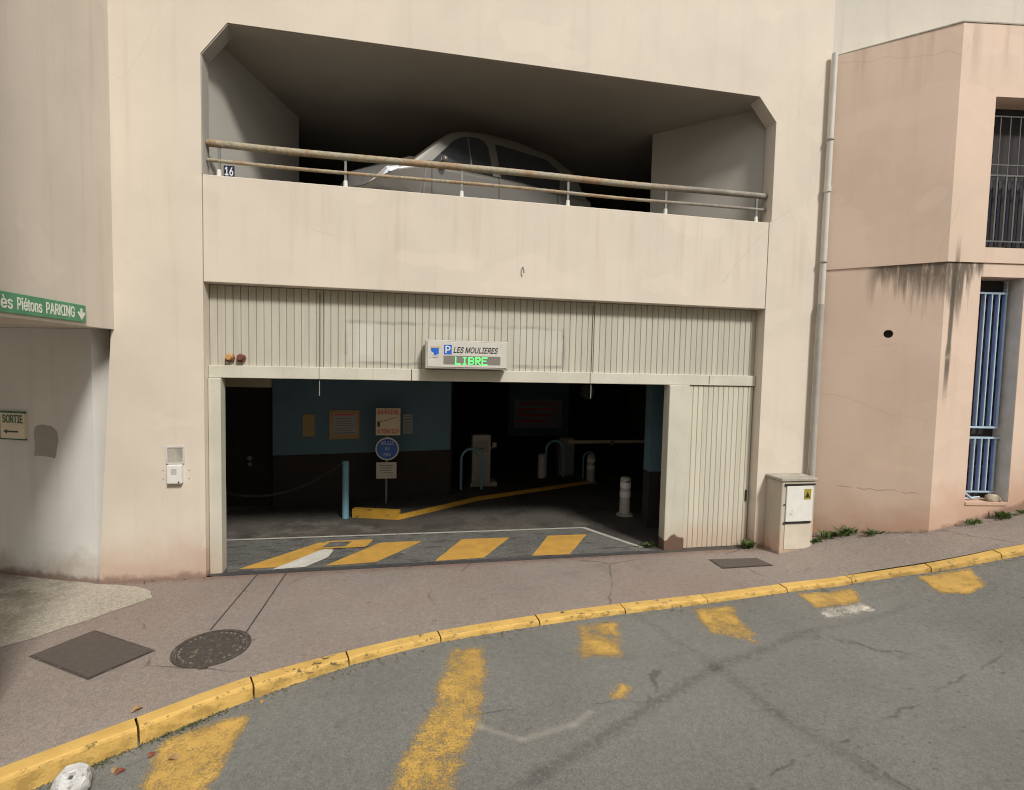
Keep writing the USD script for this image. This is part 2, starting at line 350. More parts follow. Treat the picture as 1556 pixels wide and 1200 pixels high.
def floor_marks(g, p, x, y, z, c):
    for a, b, w, k in (((-3.0, 7.55), (-1.3, 7.75), .30, .55), ((-1.6, 8.15), (-0.4, 7.7), .25, .40), ((-.5, 7.6), (3.0, 7.5), .25, .30)):
        m = g.math('multiply', g.seg(x, y, a, b, w), g.step(g.noise(p, 4, 5, .7), .38, .62))
        c = g.mix(g.math('multiply', m, k), c, (0.20, 0.185, 0.155))
    e = g.math('subtract', 1.0, g.step(g.noise(p, 1.6, 5, .7), .36, .52))
    return g.mix(g.math('multiply', e, .5), c, (0.022, 0.02, 0.018))
def hump_marks(g, p, x, y, z, c):
    k = g.step(g.noise(g.map(p, (1.0, 2.6, 1)), 3.2, 6, .72), .50, .62)
    c = g.mix(g.math('multiply', k, .75), c, (0.050, 0.048, 0.046))
    w = g.step(g.noise(g.map(p, (1.0, 2.2, 1), (5, 2, 0)), 5.5, 6, .75), .58, .68)
    return g.mix(g.math('multiply', w, .6), c, (0.26, 0.255, 0.235))
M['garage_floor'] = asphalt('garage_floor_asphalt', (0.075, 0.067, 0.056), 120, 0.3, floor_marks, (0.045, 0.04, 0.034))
M['hump'] = asphalt('hump_asphalt', (0.115, 0.112, 0.102), 110, 0.25, hump_marks, (0.15, 0.145, 0.13))
M['tar'] = asphalt('dark_tar', (0.055, 0.053, 0.052), 120, 0.25)
M['apron'] = asphalt('concrete_apron', (0.40, 0.365, 0.30), 120, 0.22, apron_marks, (0.30, 0.265, 0.21))
M['terrain'] = asphalt('far_ground', (0.14, 0.13, 0.12), 40, 0.2)

def road_paint(name, col, wear, worn=(0.16, 0.15, 0.13), scale=75, soft=0.07, edge=None):
    """Thermoplastic road paint, chipped through to the asphalt."""
    g = G(); p = g.pos(); x, y, z = g.xyz(p)
    c = g.ramp(g.noise(p, 6, 5), [(0.3, tuple(v*0.82 for v in col)), (0.7, tuple(min(1, v*1.05) for v in col))])
    d = g.step(g.noise(p, 35, 4, 0.7), 0.52, 0.75)
    c = g.mix(g.math('multiply', d, 0.35), c, (0.22, 0.17, 0.08))
    n = g.math('add', g.math('multiply', g.noise(p, scale, 4, 0.8), 0.50), g.math('multiply', g.noise(p, 3.0, 3, 0.6), 0.20))
    n = g.math('add', n, g.math('multiply', g.noise(p, 14, 5, 0.75), 0.30))
    if edge:
        at = g.add('attribute', 'fac', attribute='outline_distance')
        n = g.math('subtract', n, g.math('multiply', g.math('subtract', 1.0, g.step(at, 0.0, edge)), 0.10))
    a = g.step(n, wear-soft, wear+soft)
    return g.done(name, c, 0.75, g.bump(g.noise(p, 120, 2), 0.3, 0.006), alpha=a, specular_ior_level=0.3)
YEL = (0.60, 0.335, 0.055)
M['yellow_road'] = road_paint('worn_yellow_road_paint', (0.50, 0.315, 0.085), 0.445, soft=.085, edge=.07)
M['yellow_faded'] = road_paint('faded_yellow_road_paint', (0.48, 0.30, 0.075), 0.480, soft=0.07, edge=.10)
M['white_faded'] = road_paint('faded_white_road_paint', (0.60, 0.55, 0.48), 0.48, soft=0.07, edge=.08)
M['yellow_zebra'] = road_paint('zebra_yellow_paint', (0.50, 0.285, 0.06), 0.33, soft=0.05)
M['white_zebra'] = road_paint('zebra_white_paint', (0.55, 0.53, 0.48), 0.36)
M['white_line'] = road_paint('thin_white_line_paint', (0.42, 0.40, 0.35), 0.40)
def kerb_mat():
    g = G(); p = g.pos(); x, y, z = g.xyz(p)
    c = g.ramp(g.noise(p, 5, 5), [(0.3, (0.48, 0.300, 0.080)), (0.7, (0.60, 0.390, 0.115))])
    c = g.mix(g.math('multiply', g.step(g.noise(p, 40, 4, .7), 0.5, 0.72), 0.35), c, (0.40, 0.27, 0.09))
    gray = g.step(g.math('add', g.math('multiply', g.noise(p, 16, 5, .75), .6), g.math('multiply', g.noise(p, 2.5, 3), .4)), 0.575, 0.62)
    c = g.mix(gray, c, (0.22, 0.19, 0.13))
    moss = g.step(g.math('add', g.math('multiply', g.noise(g.map(p, (1, 1, 2), (4, 4, 4)), 13, 5, .7), .6), g.math('multiply', g.noise(g.map(p, (1, 1, 1), (9, 1, 4)), 1.8, 3), .4)), 0.59, 0.63)
    c = g.mix(g.math('multiply', moss, .85), c, (0.045, 0.042, 0.03))
    nz = g.xyz(g.add('geometry', 'true_normal'))[2]
    side = g.math('subtract', 1.0, g.step(nz, 0.2, 0.95))          # the worn front face and its chipped arris
    mud = g.math('multiply', side, g.step(g.noise(g.map(p, (1, 1, 1.5)), 7, 5, .7), .42, .62))
    c = g.mix(g.math('multiply', mud, .55), c, (0.20, 0.13, 0.035))
    arr = g.math('multiply', g.band(nz, .35, .93, .05), g.step(g.noise(g.map(p, (1, 1, 1), (2, 8, 1)), 17, 5, .75), .55, .62))
    c = g.mix(g.math('multiply', arr, .65), c, (0.06, 0.045, 0.025))
    return g.done('yellow_kerb_paint', c, 0.75, g.bump(g.noise(p, 60, 4), 0.4, 0.01), specular_ior_level=0.3)
M['kerb'] = kerb_mat()
M['island_yellow'] = paint('island_yellow_paint', (0.44, 0.24, 0.025), 0.7, 0.12, 12, 0.2, dirt=(0.1, 0.08, 0.04), dirt_amt=0.02)

def slat_mat(name, col, patch=False, low=False):
    g = G(); p = g.pos(); x, y, z = g.xyz(p)
    rnd = g.add('object_info', 'random')
    c = g.ramp(g.noise(g.map(p, (14, 14, 0.9)), 1.0, 4), [(0.3, tuple(v*0.93 for v in col)), (0.7, tuple(v*1.06 for v in col))])
    c = g.mul(c, g.ramp(rnd, [(0, (0.96, 0.96, 0.955)), (1, (1.03, 1.03, 1.03))]))
    st = g.step(g.noise(g.map(p, (30, 30, 0.5)), 1.0, 5, .65), 0.52, 0.75)
    c = g.mix(g.math('multiply', st, 0.25), c, (0.30, 0.26, 0.19))
    if patch:
        # the paler rectangle left where an old sign was taken down, with a grey outline
        wob = g.math('multiply', g.math('subtract', g.noise(p, 5, 3), .5), .05)
        xw, zw = g.math('add', x, wob), g.math('add', z, wob)
        ins = g.math('multiply', g.band(xw, -0.70, 1.90, .012), g.band(zw, 2.43, 2.87, .012))
        out = g.math('multiply', g.band(xw, -0.74, 1.95, .014), g.band(zw, 2.39, 2.91, .014))
        ed = g.math('multiply', g.math('subtract', out, ins), g.step(g.noise(p, 4, 4), .35, .6))
        c = g.mix(g.math('multiply', ed, .55), c, (0.20, 0.19, 0.165))
        n = g.math('multiply', ins, g.step(g.noise(g.map(p, (1.2, 1, 1.6)), 1.5, 4), .40, .62))
        c = g.mix(g.math('multiply', n, .55), c, (0.50, 0.49, 0.44))
        pa = g.math('multiply', g.band(xw, -0.58, -0.40, .02), g.band(zw, 2.50, 2.86, .03))
        c = g.mix(g.math('multiply', pa, .4), c, (0.58, 0.57, 0.52))
    if low:
        zn = g.math('add', z, g.math('multiply', g.math('subtract', g.noise(p, 7, 4), .5), .25))
        c = g.mix(g.math('multiply', g.math('subtract', 1.0, g.step(zn, 0.05, 0.5)), .6), c, (0.46, 0.32, 0.22))
        sc = g.math('multiply', g.step(g.noise(p, 6, 5, .7), .56, .66), g.band(z, .3, 1.2, .3))
        c = g.mix(g.math('multiply', sc, .4), c, (0.50, 0.53, 0.50))
    return g.done(name, c, 0.55, g.bump(g.noise(p, 18, 3), 0.1, 0.01))
M['slat'] = slat_mat('door_slat_paint', (0.445, 0.42, 0.345), patch=True)
M['slat_low'] = slat_mat('door_lower_slat_paint', (0.53, 0.50, 0.41), low=True)
def post_mat():
    g = G(); p = g.pos(); x, y, z = g.xyz(p)
    c = g.ramp(g.noise(p, 2.5, 4), [(0.3, (0.47, 0.45, 0.37)), (0.7, (0.56, 0.535, 0.45))])
    c = g.mix(g.math('multiply', g.step(g.noise(g.map(p, (16, 16, .8)), 1.0, 4), .55, .75), .3), c, (0.33, 0.29, 0.21))
    chips = g.step(g.noise(p, 22, 3, .6), .70, .74)
    c = g.mix(g.math('multiply', chips, .6), c, (0.20, 0.15, 0.11))
    zn = g.math('add', z, g.math('multiply', g.math('subtract', g.noise(p, 9, 5, .7), .5), .22))
    dirty = g.math('subtract', 1.0, g.step(zn, 0.08, 0.5))
    c = g.mix(g.math('multiply', dirty, .5), c, (0.40, 0.29, 0.20))
    zr = g.math('add', z, g.math('add', g.math('multiply', g.math('subtract', g.noise(p, 4.5, 5, .65), .5), .30), g.math('multiply', g.math('absolute', g.math('subtract', x, 3.50)), .35)))
    rust = g.math('multiply', g.math('subtract', 1.0, g.step(zr, 0.17, 0.20)), g.step(x, 2.6, 2.8))
    c = g.mix(g.math('multiply', rust, .9), c, (0.085, 0.040, 0.025))
    return g.done('door_frame_paint', c, 0.55, g.bump(g.noise(p, 20, 3), .15, .01))
M['door_frame'] = post_mat()
M['rust'] = paint('rust', (0.16, 0.055, 0.025), 0.9, 0.35, 40, 0.4)
M['groove'] = paint('grimy_groove', (0.13, 0.115, 0.085), 0.9, 0.2, 12)
def rail_mat():
    g = G(); p = g.pos(); x, y, z = g.xyz(p)
    c = g.ramp(g.noise(p, 3.0, 5, .7), [(0.30, (0.27, 0.27, 0.24)), (0.48, (0.34, 0.295, 0.20)), (0.58, (0.31, 0.19, 0.10)), (0.66, (0.30, 0.27, 0.20)), (0.8, (0.22, 0.11, 0.06))])
    k = g.math('multiply', g.step(x, 2.6, 3.6), 0.8)
    c = g.mix(k, c, g.ramp(g.noise(p, 5.0, 5, .7), [(0.4, (0.17, 0.165, 0.15)), (0.7, (0.30, 0.28, 0.23))]))
    c = g.mix(g.math('multiply', g.step(g.noise(p, 26, 4, .7), .50, .62), .6), c, (0.17, 0.13, 0.085))
    return g.done('rusty_rail_paint', c, 0.75, g.bump(g.noise(p, 40, 3), .4, .008))
M['rail'] = rail_mat()
M['rail_post'] = paint('grey_rail_post', (0.17, 0.175, 0.17), 0.6, 0.2, 12)
M['white_foot'] = paint('white_paint', (0.62, 0.60, 0.55), 0.6, 0.1, 12)
M['white_metal'] = paint('white_enamel', (0.66, 0.65, 0.61), 0.4, 0.05, 8, dirt=(0.42, 0.38, 0.30), dirt_amt=0.0)
M['sign_white'] = paint('sign_white', (0.52, 0.505, 0.455), 0.4, 0.05, 6)
M['sign_case'] = paint('sign_case', (0.42, 0.40, 0.35), 0.45, 0.08, 8, dirt=(0.33, 0.29, 0.22), dirt_amt=0.02)
M['sign_blue'] = paint('sign_blue', (0.02, 0.11, 0.48), 0.4, 0.08, 10)
M['sign_navy'] = paint('sign_navy', (0.012, 0.016, 0.07), 0.4, 0.08, 10)
M['sign_green'] = paint('sign_green', (0.055, 0.24, 0.125), 0.45, 0.10, 6, dirt=(0.10, 0.28, 0.17), dirt_amt=0.03)
M['sign_cream'] = paint('sign_cream', (0.66, 0.57, 0.42), 0.5, 0.06, 6)
M['sign_red'] = paint('sign_red', (0.55, 0.06, 0.025), 0.5, 0.1, 10)
M['lettering_white'] = paint('lettering_white', (0.66, 0.68, 0.60), 0.5, 0.06, 10)
M['lettering_black'] = paint('lettering_black', (0.018, 0.018, 0.018), 0.5, 0.1, 10)
M['lettering_green'] = paint('lettering_green', (0.015, 0.09, 0.03), 0.5, 0.1, 10)
M['orange'] = paint('orange_plastic', (0.46, 0.26, 0.09), 0.4, 0.1, 10)
M['brown_red'] = paint('brown_red_plastic', (0.16, 0.05, 0.035), 0.45, 0.15, 10)
M['yellow_label'] = paint('yellow_label', (0.30, 0.25, 0.03), 0.5, 0.1, 20)
M['screen'] = paint('grey_screen', (0.20, 0.185, 0.16), 0.25, 0.06, 10)
g = G(); M['led'] = usdkit.material(stage, '/World/Looks/green_led', *(lambda e: (g.n, g.l))(g.add('emission', 'emission', color=(0.10, 1.0, 0.16), strength=1.1)), surface=list(g.n)[0]+'.emission')
M['pipe_white'] = paint('white_pipe', (0.52, 0.495, 0.445), 0.45, 0.08, 5)
M['pipe_grey'] = paint('grey_pipe', (0.36, 0.34, 0.305), 0.55, 0.1, 5)
M['box_concrete'] = stucco('box_concrete', (0.47, 0.42, 0.34), low=(0.50, 0.28, 0.19), low_h=0.55, amt=0.45)
M['concrete'] = paint('grey_concrete', (0.33, 0.31, 0.26), 0.9, 0.2, 8, 0.3)
M['iron'] = paint('cast_iron_cover', (0.060, 0.048, 0.040), 0.75, 0.3, 30, 0.4, dirt=(0.15, 0.125, 0.095), dirt_amt=0.07, dirt_scale=18)
M['iron_flat'] = paint('rusted_plate', (0.085, 0.066, 0.054), 0.85, 0.12, 25, 0.3)
M['light_stud'] = paint('worn_stud', (0.17, 0.15, 0.12), 0.6, 0.2, 20)
M['blue_wall'] = paint('blue_wall_paint', (0.095, 0.175, 0.225), 0.8, 0.08, 1.5, 0.1)
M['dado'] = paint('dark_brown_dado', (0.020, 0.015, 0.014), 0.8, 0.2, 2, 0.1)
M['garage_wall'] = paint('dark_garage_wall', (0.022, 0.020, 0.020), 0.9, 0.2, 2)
M['lintel'] = paint('beige_lintel', (0.60, 0.51, 0.37), 0.8, 0.08, 3)
M['blue_steel'] = paint('pale_blue_steel', (0.16, 0.33, 0.40), 0.45, 0.1, 8)
M['grey_steel'] = paint('grey_steel', (0.22, 0.22, 0.21), 0.4, 0.1, 8)
M['cabinet'] = paint('grey_cabinet', (0.30, 0.29, 0.26), 0.5, 0.06, 6)
M['bollard_white'] = paint('white_bollard', (0.50, 0.48, 0.44), 0.5, 0.12, 10, dirt=(0.2, 0.17, 0.14), dirt_amt=0.03)
M['reflective'] = paint('white_band', (0.75, 0.76, 0.74), 0.3, 0.04, 10)
M['chain'] = paint('chain_steel', (0.06, 0.048, 0.045), 0.6, 0.2, 20)
M['notice_tan'] = paint('tan_board', (0.36, 0.25, 0.11), 0.7, 0.06, 6)
M['notice_grey'] = paint('notice_paper', (0.30, 0.31, 0.31), 0.6, 0.05, 8)
M['grille_blue'] = paint('pale_blue_grille', (0.40, 0.53, 0.64), 0.45, 0.1, 12)
M['shutter_blue'] = paint('blue_shutter_slat', (0.22, 0.30, 0.58), 0.5, 0.12, 8)
M['grille_grey'] = paint('grey_grille', (0.10, 0.105, 0.105), 0.5, 0.15, 12)
M['shutter_dark'] = paint('dark_blue_shutter', (0.02, 0.022, 0.045), 0.6, 0.2, 8)
M['stone'] = paint('pale_stone', (0.36, 0.31, 0.22), 0.9, 0.2, 14, 0.5)
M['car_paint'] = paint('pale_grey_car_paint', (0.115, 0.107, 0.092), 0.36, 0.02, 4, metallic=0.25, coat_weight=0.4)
M['chrome'] = paint('headlight_reflector', (0.80, 0.82, 0.85), 0.12, 0.05, 20, metallic=0.9)
M['car_glass'] = paint('dark_car_glass', (0.02, 0.022, 0.024), 0.06, 0.05, 4)
M['trim'] = paint('black_trim', (0.02, 0.02, 0.02), 0.5, 0.1, 10)
M['tyre'] = paint('tyre_rubber', (0.02, 0.02, 0.02), 0.8, 0.1, 10)
M['rim'] = paint('alloy_rim', (0.45, 0.45, 0.45), 0.35, 0.05, 10, metallic=0.7)
M['plastic_bag'] = paint('white_crumpled_plastic', (0.55, 0.55, 0.54), 0.5, 0.12, 14, 0.5, dirt=(0.30, 0.28, 0.24), dirt_amt=0.06, dirt_scale=22)
def leaf_mat(name, a, b):
    g = G(); rnd = g.add('geometry', 'random_per_island')
    c = g.ramp(rnd, [(0, a), (1, b)])
    d = g.add('principled_bsdf', 'BSDF', base_color=c, roughness=0.6); t = g.add('translucent_bsdf', 'BSDF', color=c)
    o = g.add('mix_closure', 'closure', fac=0.3, closure1=d, closure2=t)
    return usdkit.material(stage, '/World/Looks/'+name, g.n, g.l, surface=o)
M['weed'] = leaf_mat('weed_green', (0.08, 0.12, 0.03), (0.24, 0.24, 0.09))
M['weed_dry'] = leaf_mat('weed_dry', (0.14, 0.12, 0.06), (0.25, 0.19, 0.09))
M['moss'] = leaf_mat('gutter_moss', (0.10, 0.105, 0.045), (0.24, 0.20, 0.11))
M['leaf_dry'] = leaf_mat('dry_leaf', (0.42, 0.27, 0.13), (0.5, 0.34, 0.18))
M['leaf_red'] = leaf_mat('red_leaf', (0.30, 0.085, 0.045), (0.38, 0.15, 0.07))

# ------------------------------------------------------------------ ground heights
D = 6.19                                                      # the facade stands at y = D
def gz(x):                                                    # the street climbs to the right of the garage
    if x < 4.5: return 0.0
    if x < 5.3: return .1875*(x-4.5)**2
    if x < 6.42: return .12+.3*(x-5.3)
    if x < 9: return .456+.24*(x-6.42)
    return 1.0752+.15*(min(x, 25)-9)
def drop(x): return float(np.interp(x, [-2.0, -1.1, -0.45, 0.3, 5.2, 6.5], [.125, .105, .06, .045, .045, .06]))
def rz(x): return gz(x)-drop(x)
KX = np.array([-12, -8, -5, -3.4, -2.255, -1.711, -1.11, -.453, .308, 1.251, 2.165, 3.129, 4.183, 4.603, 5.081, 5.451, 5.777, 6.117, 6.502, 7.4, 9, 14, 25])
KY = np.array([-4.8, -1.2, 1.3, 2.55, 3.335, 3.681, 4.047, 4.296, 4.511, 4.668, 4.773, 4.854, 4.970, 5.000, 4.945, 4.815, 4.68, 4.562, 4.452, 4.24, 3.9, 3.0, 1.0])
ky = PchipInterpolator(KX, KY)
KW = 0.115
def kerb_frame(x):
    d = np.array([1.0, float(ky.derivative()(x))]); d /= np.linalg.norm(d); n = np.array([-d[1], d[0]]); return np.array([x, float(ky(x))]), n
# road
def grid(xs, y0f, y1f, ny, zf):
    V = []; F = []
    for x in xs:
        for t in np.linspace(0, 1, ny): V.append((x, y0f(x)+(y1f(x)-y0f(x))*t, zf(x)))
    for i in range(len(xs)-1):
        for j in range(ny-1):
            a = i*ny+j; F += [[a, a+ny, a+ny+1], [a, a+ny+1, a+1]]
    return trimesh.Trimesh(V, F, process=False)
xs = np.unique(np.r_[np.linspace(-30, -12, 10), np.arange(-12, 14, .1), np.linspace(14, 30, 12)])
single('road', grid(xs, lambda x: -9.0, lambda x: 6.1 if -20 < x < 20 else 6.1, 6, rz), M['road'], 'worn grey asphalt road with faded yellow marks', 'road', kind='structure')
single('ground', sheet([(-150, -150), (150, -150), (150, 150), (-150, 150)], lambda x: -0.6, 0, 60), M['terrain'], 'ground around the street', 'ground', kind='structure')
# pavement: its inner edge follows the back of the kerb
xi, yi = [], []
for x in np.arange(-12, 25, .1):
    p, n = kerb_frame(x); q = p+n*KW; xi.append(q[0]); yi.append(q[1])
inner = PchipInterpolator(*zip(*sorted(zip(xi, yi))))
px = np.arange(-12, 20, .1)
single('pavement', grid(px, lambda x: float(inner(x)), lambda x: 8.5 if x < -3.25 else (D+.004 if -2.2 < x < 4.66 else 6.25), 14, gz), M['pavement'], 'reddish grey asphalt pavement in front of the garage', 'pavement', kind='structure')
# kerb stones, each a piece of its own
kerb = thing('kerb', 'yellow painted kerb of long stones along the pavement edge', 'kerb', kind='structure')
JX = [-11.5, -10.4, -9.3, -8.2, -7.2, -6.2, -5.3, -4.5, -3.7, -3.0, -2.36, -1.711, -1.11, -.453, .308, 1.251, 2.165, 3.129, 4.183, 5.02, 5.777, 6.45, 7.2, 8.0, 8.9, 9.8, 10.8, 11.8]
def kerb_stone(x0, x1):
    n = 9; X = np.linspace(x0+.006, x1-.006, n); V = []
    jz, jy = random.uniform(-.004, .004), random.uniform(-.006, .006)
    for i, x in enumerate(X):
        p, nn = kerb_frame(x); z = gz(x)+.003+jz; zb = z-drop(x)-.05
        e = .012 if i in (0, n-1) else 0
        c = .016
        for off, dz in ((KW-.001, 0), (c+jy, -e*.4), (.003+jy, -.007-e*.4), (jy-.004, -.022-e*.4)):
            V.append((*(p+nn*off), z+dz))
        V.append((*(p+nn*(jy-.014)), zb)); V.append((*(p+nn*(KW-.001)), zb))
    k = 6; F = []
    for i in range(n-1):
        for j in range(k):
            a, b = i*k+j, i*k+(j+1) % k; F += [[a, b, b+k], [a, b+k, a+k]]
    for j in range(1, k-1): F += [[0, j+1, j], [(n-1)*k, (n-1)*k+j, (n-1)*k+j+1]]
    m = trimesh.Trimesh(V, F, process=False)
    if m.volume < 0: m.invert()
    return m
for a, b in zip(JX[:-1], JX[1:]): part(kerb, 'kerb_stone', kerb_stone(a, b), M['kerb'])

# concrete apron before the pedestrian entrance, and the two saw-cut joints
def ragged(pts, amp=.02, step=.08, seed=1):
    P = (pts if isinstance(pts, Polygon) else Polygon(pts)).exterior; L = P.length; n = int(L/step); out = []
    for i in range(n):
        q = P.interpolate(i*L/n); k = meshkit.noise(np.array([[q.x*9, q.y*9, seed]]))[0]-.5
        out.append((q.x+amp*k*2, q.y+amp*2*(meshkit.noise(np.array([[q.x*9, q.y*9, seed+7.5]]))[0]-.5)))
    return Polygon(out)
single('concrete_apron', sheet(ragged([(-3.24, 6.16), (-2.79, 6.02), (-2.62, 5.90), (-2.50, 5.73), (-2.94, 5.22), (-3.28, 4.89), (-3.9, 4.35), (-6.5, 3.2), (-6.5, 7.4)], .025, .1), gz, .004), M['apron'], 'pale stained concrete apron before the pedestrian entrance', 'paving', kind='structure')
for a, b in (((-1.71, 4.94), (-1.65, 6.18)), ((-1.39, 4.83), (-1.34, 6.18))):
    single('pavement_joint', sheet([(a[0]-.007, a[1]), (a[0]+.007, a[1]), (b[0]+.007, b[1]), (b[0]-.007, b[1])], gz, .004), M['tar'], kind='structure')

# ------------------------------------------------------------------ the car park building
pk = thing('parking_building', 'cream rendered car park building with a chamfered upper opening over a wide garage entrance', 'building')
OPX0, OPX1 = -2.177, 4.655
outer = [(-3.24, -.3), (OPX0, -.3), (OPX0, 5.62), (-1.915, 5.965), (4.42, 5.965), (4.68, 5.67), (4.68, 4.385), (OPX1, 4.385), (OPX1, -.3), (5.47, -.3), (5.47, 9.5), (-3.06, 9.5), (-3.06, 2.70)]
part(pk, 'wall', xz(outer, D, D+.20), M['cream'])
part(pk, 'parapet', hullbox(OPX0+.004, OPX1-.004, D+.006, D+.20, 3.247, 4.38, .006), M['cream'], 'broad cream parapet between the garage door and the upper opening')
part(pk, 'wall', box(5.473, 14, D+.003, D+.20, 6.605, 9.5), M['grey_wall'], 'greyer wall strip above the pink house')
# block jutting out over the pedestrian entrance on the left
part(pk, 'projecting_block', box(-9, -3.03, 3.75, D-.002, 2.707, 9.5), M['cream_side'], 'upper block jutting out over the pedestrian entrance')
part(pk, 'corner_pier', box(-3.7, -2.62, 3.45, 3.745, -.2, 9.5), M['cream_side'])
part(pk, 'soffit', box(-9, -3.065, D+.001, 9.0, 2.709, 2.9), M['white_wall'])
dv = np.array([-1.195, .477]); dv /= np.linalg.norm(dv); nv = np.array([.477, 1.195])/np.hypot(.477, 1.195)
A0 = np.array([-3.25, 6.20])
def diag(s0, s1, z0, z1, d0=0., d1=.2):
    P = [A0+dv*s0+nv*d0, A0+dv*s1+nv*d0, A0+dv*s1+nv*d1, A0+dv*s0+nv*d1]; return plan(P, z0, z1)
part(pk, 'entrance_wall', diag(.0, 5.5, -.2, 2.706), M['white_wall'], 'white painted slanting wall inside the pedestrian entrance')
# beige unpainted margin beside the pier
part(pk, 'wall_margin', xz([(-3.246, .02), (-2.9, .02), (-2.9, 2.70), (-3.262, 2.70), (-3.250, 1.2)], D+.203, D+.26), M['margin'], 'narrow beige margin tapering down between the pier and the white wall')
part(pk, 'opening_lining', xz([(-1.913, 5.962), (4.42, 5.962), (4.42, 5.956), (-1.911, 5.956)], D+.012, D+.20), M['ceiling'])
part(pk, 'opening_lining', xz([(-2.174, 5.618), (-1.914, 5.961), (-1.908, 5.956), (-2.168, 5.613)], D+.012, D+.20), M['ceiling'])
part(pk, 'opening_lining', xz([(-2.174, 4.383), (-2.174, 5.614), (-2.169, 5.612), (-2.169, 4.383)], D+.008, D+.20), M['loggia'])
part(pk, 'hook', tube([(1.335, D, 3.60), (1.335, D-.03, 3.60), (1.338, D-.04, 3.57), (1.345, D-.03, 3.53)], .008, 8), M['grey_steel'])
# upper parking deck behind the opening
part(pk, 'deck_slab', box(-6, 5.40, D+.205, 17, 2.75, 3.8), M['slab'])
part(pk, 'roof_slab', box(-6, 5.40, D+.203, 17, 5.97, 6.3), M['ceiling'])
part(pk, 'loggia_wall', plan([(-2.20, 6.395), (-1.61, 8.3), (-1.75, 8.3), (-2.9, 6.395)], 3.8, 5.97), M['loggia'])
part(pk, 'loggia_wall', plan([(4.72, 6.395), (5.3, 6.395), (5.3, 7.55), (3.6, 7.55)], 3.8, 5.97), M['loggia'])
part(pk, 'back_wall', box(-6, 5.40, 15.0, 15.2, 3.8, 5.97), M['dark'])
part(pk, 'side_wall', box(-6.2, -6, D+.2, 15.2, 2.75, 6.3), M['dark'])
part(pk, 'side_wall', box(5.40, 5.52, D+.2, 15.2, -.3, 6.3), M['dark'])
# garage level
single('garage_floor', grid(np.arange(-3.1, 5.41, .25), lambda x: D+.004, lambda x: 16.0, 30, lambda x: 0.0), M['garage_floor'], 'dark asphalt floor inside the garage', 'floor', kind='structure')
e = np.array([2.905, .42]); e /= np.linalg.norm(e); en = np.array([-e[1], e[0]]); B0 = np.array([-2.15, 8.98])
def bw(s0, s1, z0, z1, d0=0., d1=.2):
    P = [B0+e*s0+en*d0, B0+e*s1+en*d0, B0+e*s1+en*d1, B0+e*s0+en*d1]; return plan(P, z0, z1)
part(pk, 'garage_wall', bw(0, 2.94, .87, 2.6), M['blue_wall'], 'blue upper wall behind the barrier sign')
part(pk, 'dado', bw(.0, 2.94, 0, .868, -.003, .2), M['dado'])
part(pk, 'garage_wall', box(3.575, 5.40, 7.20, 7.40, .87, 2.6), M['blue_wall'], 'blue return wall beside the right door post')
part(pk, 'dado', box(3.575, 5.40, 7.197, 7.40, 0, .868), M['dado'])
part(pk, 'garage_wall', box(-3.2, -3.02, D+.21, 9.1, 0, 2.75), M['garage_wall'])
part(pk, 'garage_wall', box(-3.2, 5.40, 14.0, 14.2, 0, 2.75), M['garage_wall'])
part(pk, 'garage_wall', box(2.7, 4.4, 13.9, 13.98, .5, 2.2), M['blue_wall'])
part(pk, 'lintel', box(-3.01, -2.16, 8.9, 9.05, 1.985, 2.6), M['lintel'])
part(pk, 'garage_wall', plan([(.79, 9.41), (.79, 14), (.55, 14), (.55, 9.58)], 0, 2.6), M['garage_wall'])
dr = part(pk, 'door', box(-2.98, -2.18, 9.2, 9.25, 0, 1.985), M['dado'], 'dark door under the beige lintel')
part(dr, 'handle', cyl((-2.55, 9.2, .80), (-2.55, 9.15, .80), .035), M['grey_steel'])
part(dr, 'handle', cyl((-2.55, 9.2, .70), (-2.55, 9.16, .70), .03), M['grey_steel'])

# ------------------------------------------------------------------ garage door
gd = thing('garage_door', 'large cream ribbed metal garage door tilted open above the entrance with fixed side panel', 'garage door')
YS = D+.17
def slat(x0, x1, z0, z1, y=YS):
    b = .006
    P = [(x0+.0015, y+.022), (x0+.0015, y+.006), (x0+b, y), (x1-b, y), (x1-.0015, y+.006), (x1-.0015, y+.022)]
    return plan(P, z0, z1)
n = 85; w = (4.652-(-2.174))/n
upper = part(gd, 'upper_panel', box(-2.174, 4.652, YS+.023, YS+.03, 2.33, 3.243), M['groove'], 'ribbed upper panel above the door beam')
for i in range(n):
    x0 = -2.174+i*w
    gap = .004 if i in (15, 56) else 0
    m = slat(x0+gap, x0+w, 2.33, 3.240, YS+random.uniform(0, .003))
    part(upper, 'slat', m, M['slat'])
YB = D+.125
bm = part(gd, 'beam', hullbox(-2.174, 4.652, YB, YB+.06, 2.212, 2.352, .005), M['door_frame'])
part(bm, 'rust_joint', box(.031, .041, YB-.003, YB+.01, 2.213, 2.350), M['rust'])
part(bm, 'rust_joint', box(2.272, 2.279, YB-.003, YB+.01, 2.213, 2.350), M['rust'])
part(bm, 'rust_joint', box(3.948, 3.955, YB-.003, YB+.01, 2.225, 2.345), M['rust'])
part(bm, 'rust_joint', box(-1.012, -1.006, YB-.002, YB+.01, 2.213, 2.350), M['groove'])
part(gd, 'hanging_rod', cyl((-1.010, YB+.03, 2.02), (-1.010, YB+.03, 2.22), .006), M['grey_steel'])
part(gd, 'hanging_rod', cyl((2.300, YB+.03, 2.02), (2.300, YB+.03, 2.22), .006), M['grey_steel'])
part(gd, 'seam_bar', box(-1.013, -1.003, YS-.006, YS-.001, 2.36, 3.20), M['groove'])
part(gd, 'seam_bar', box(2.297, 2.306, YS-.006, YS-.001, 2.36, 3.20), M['groove'])
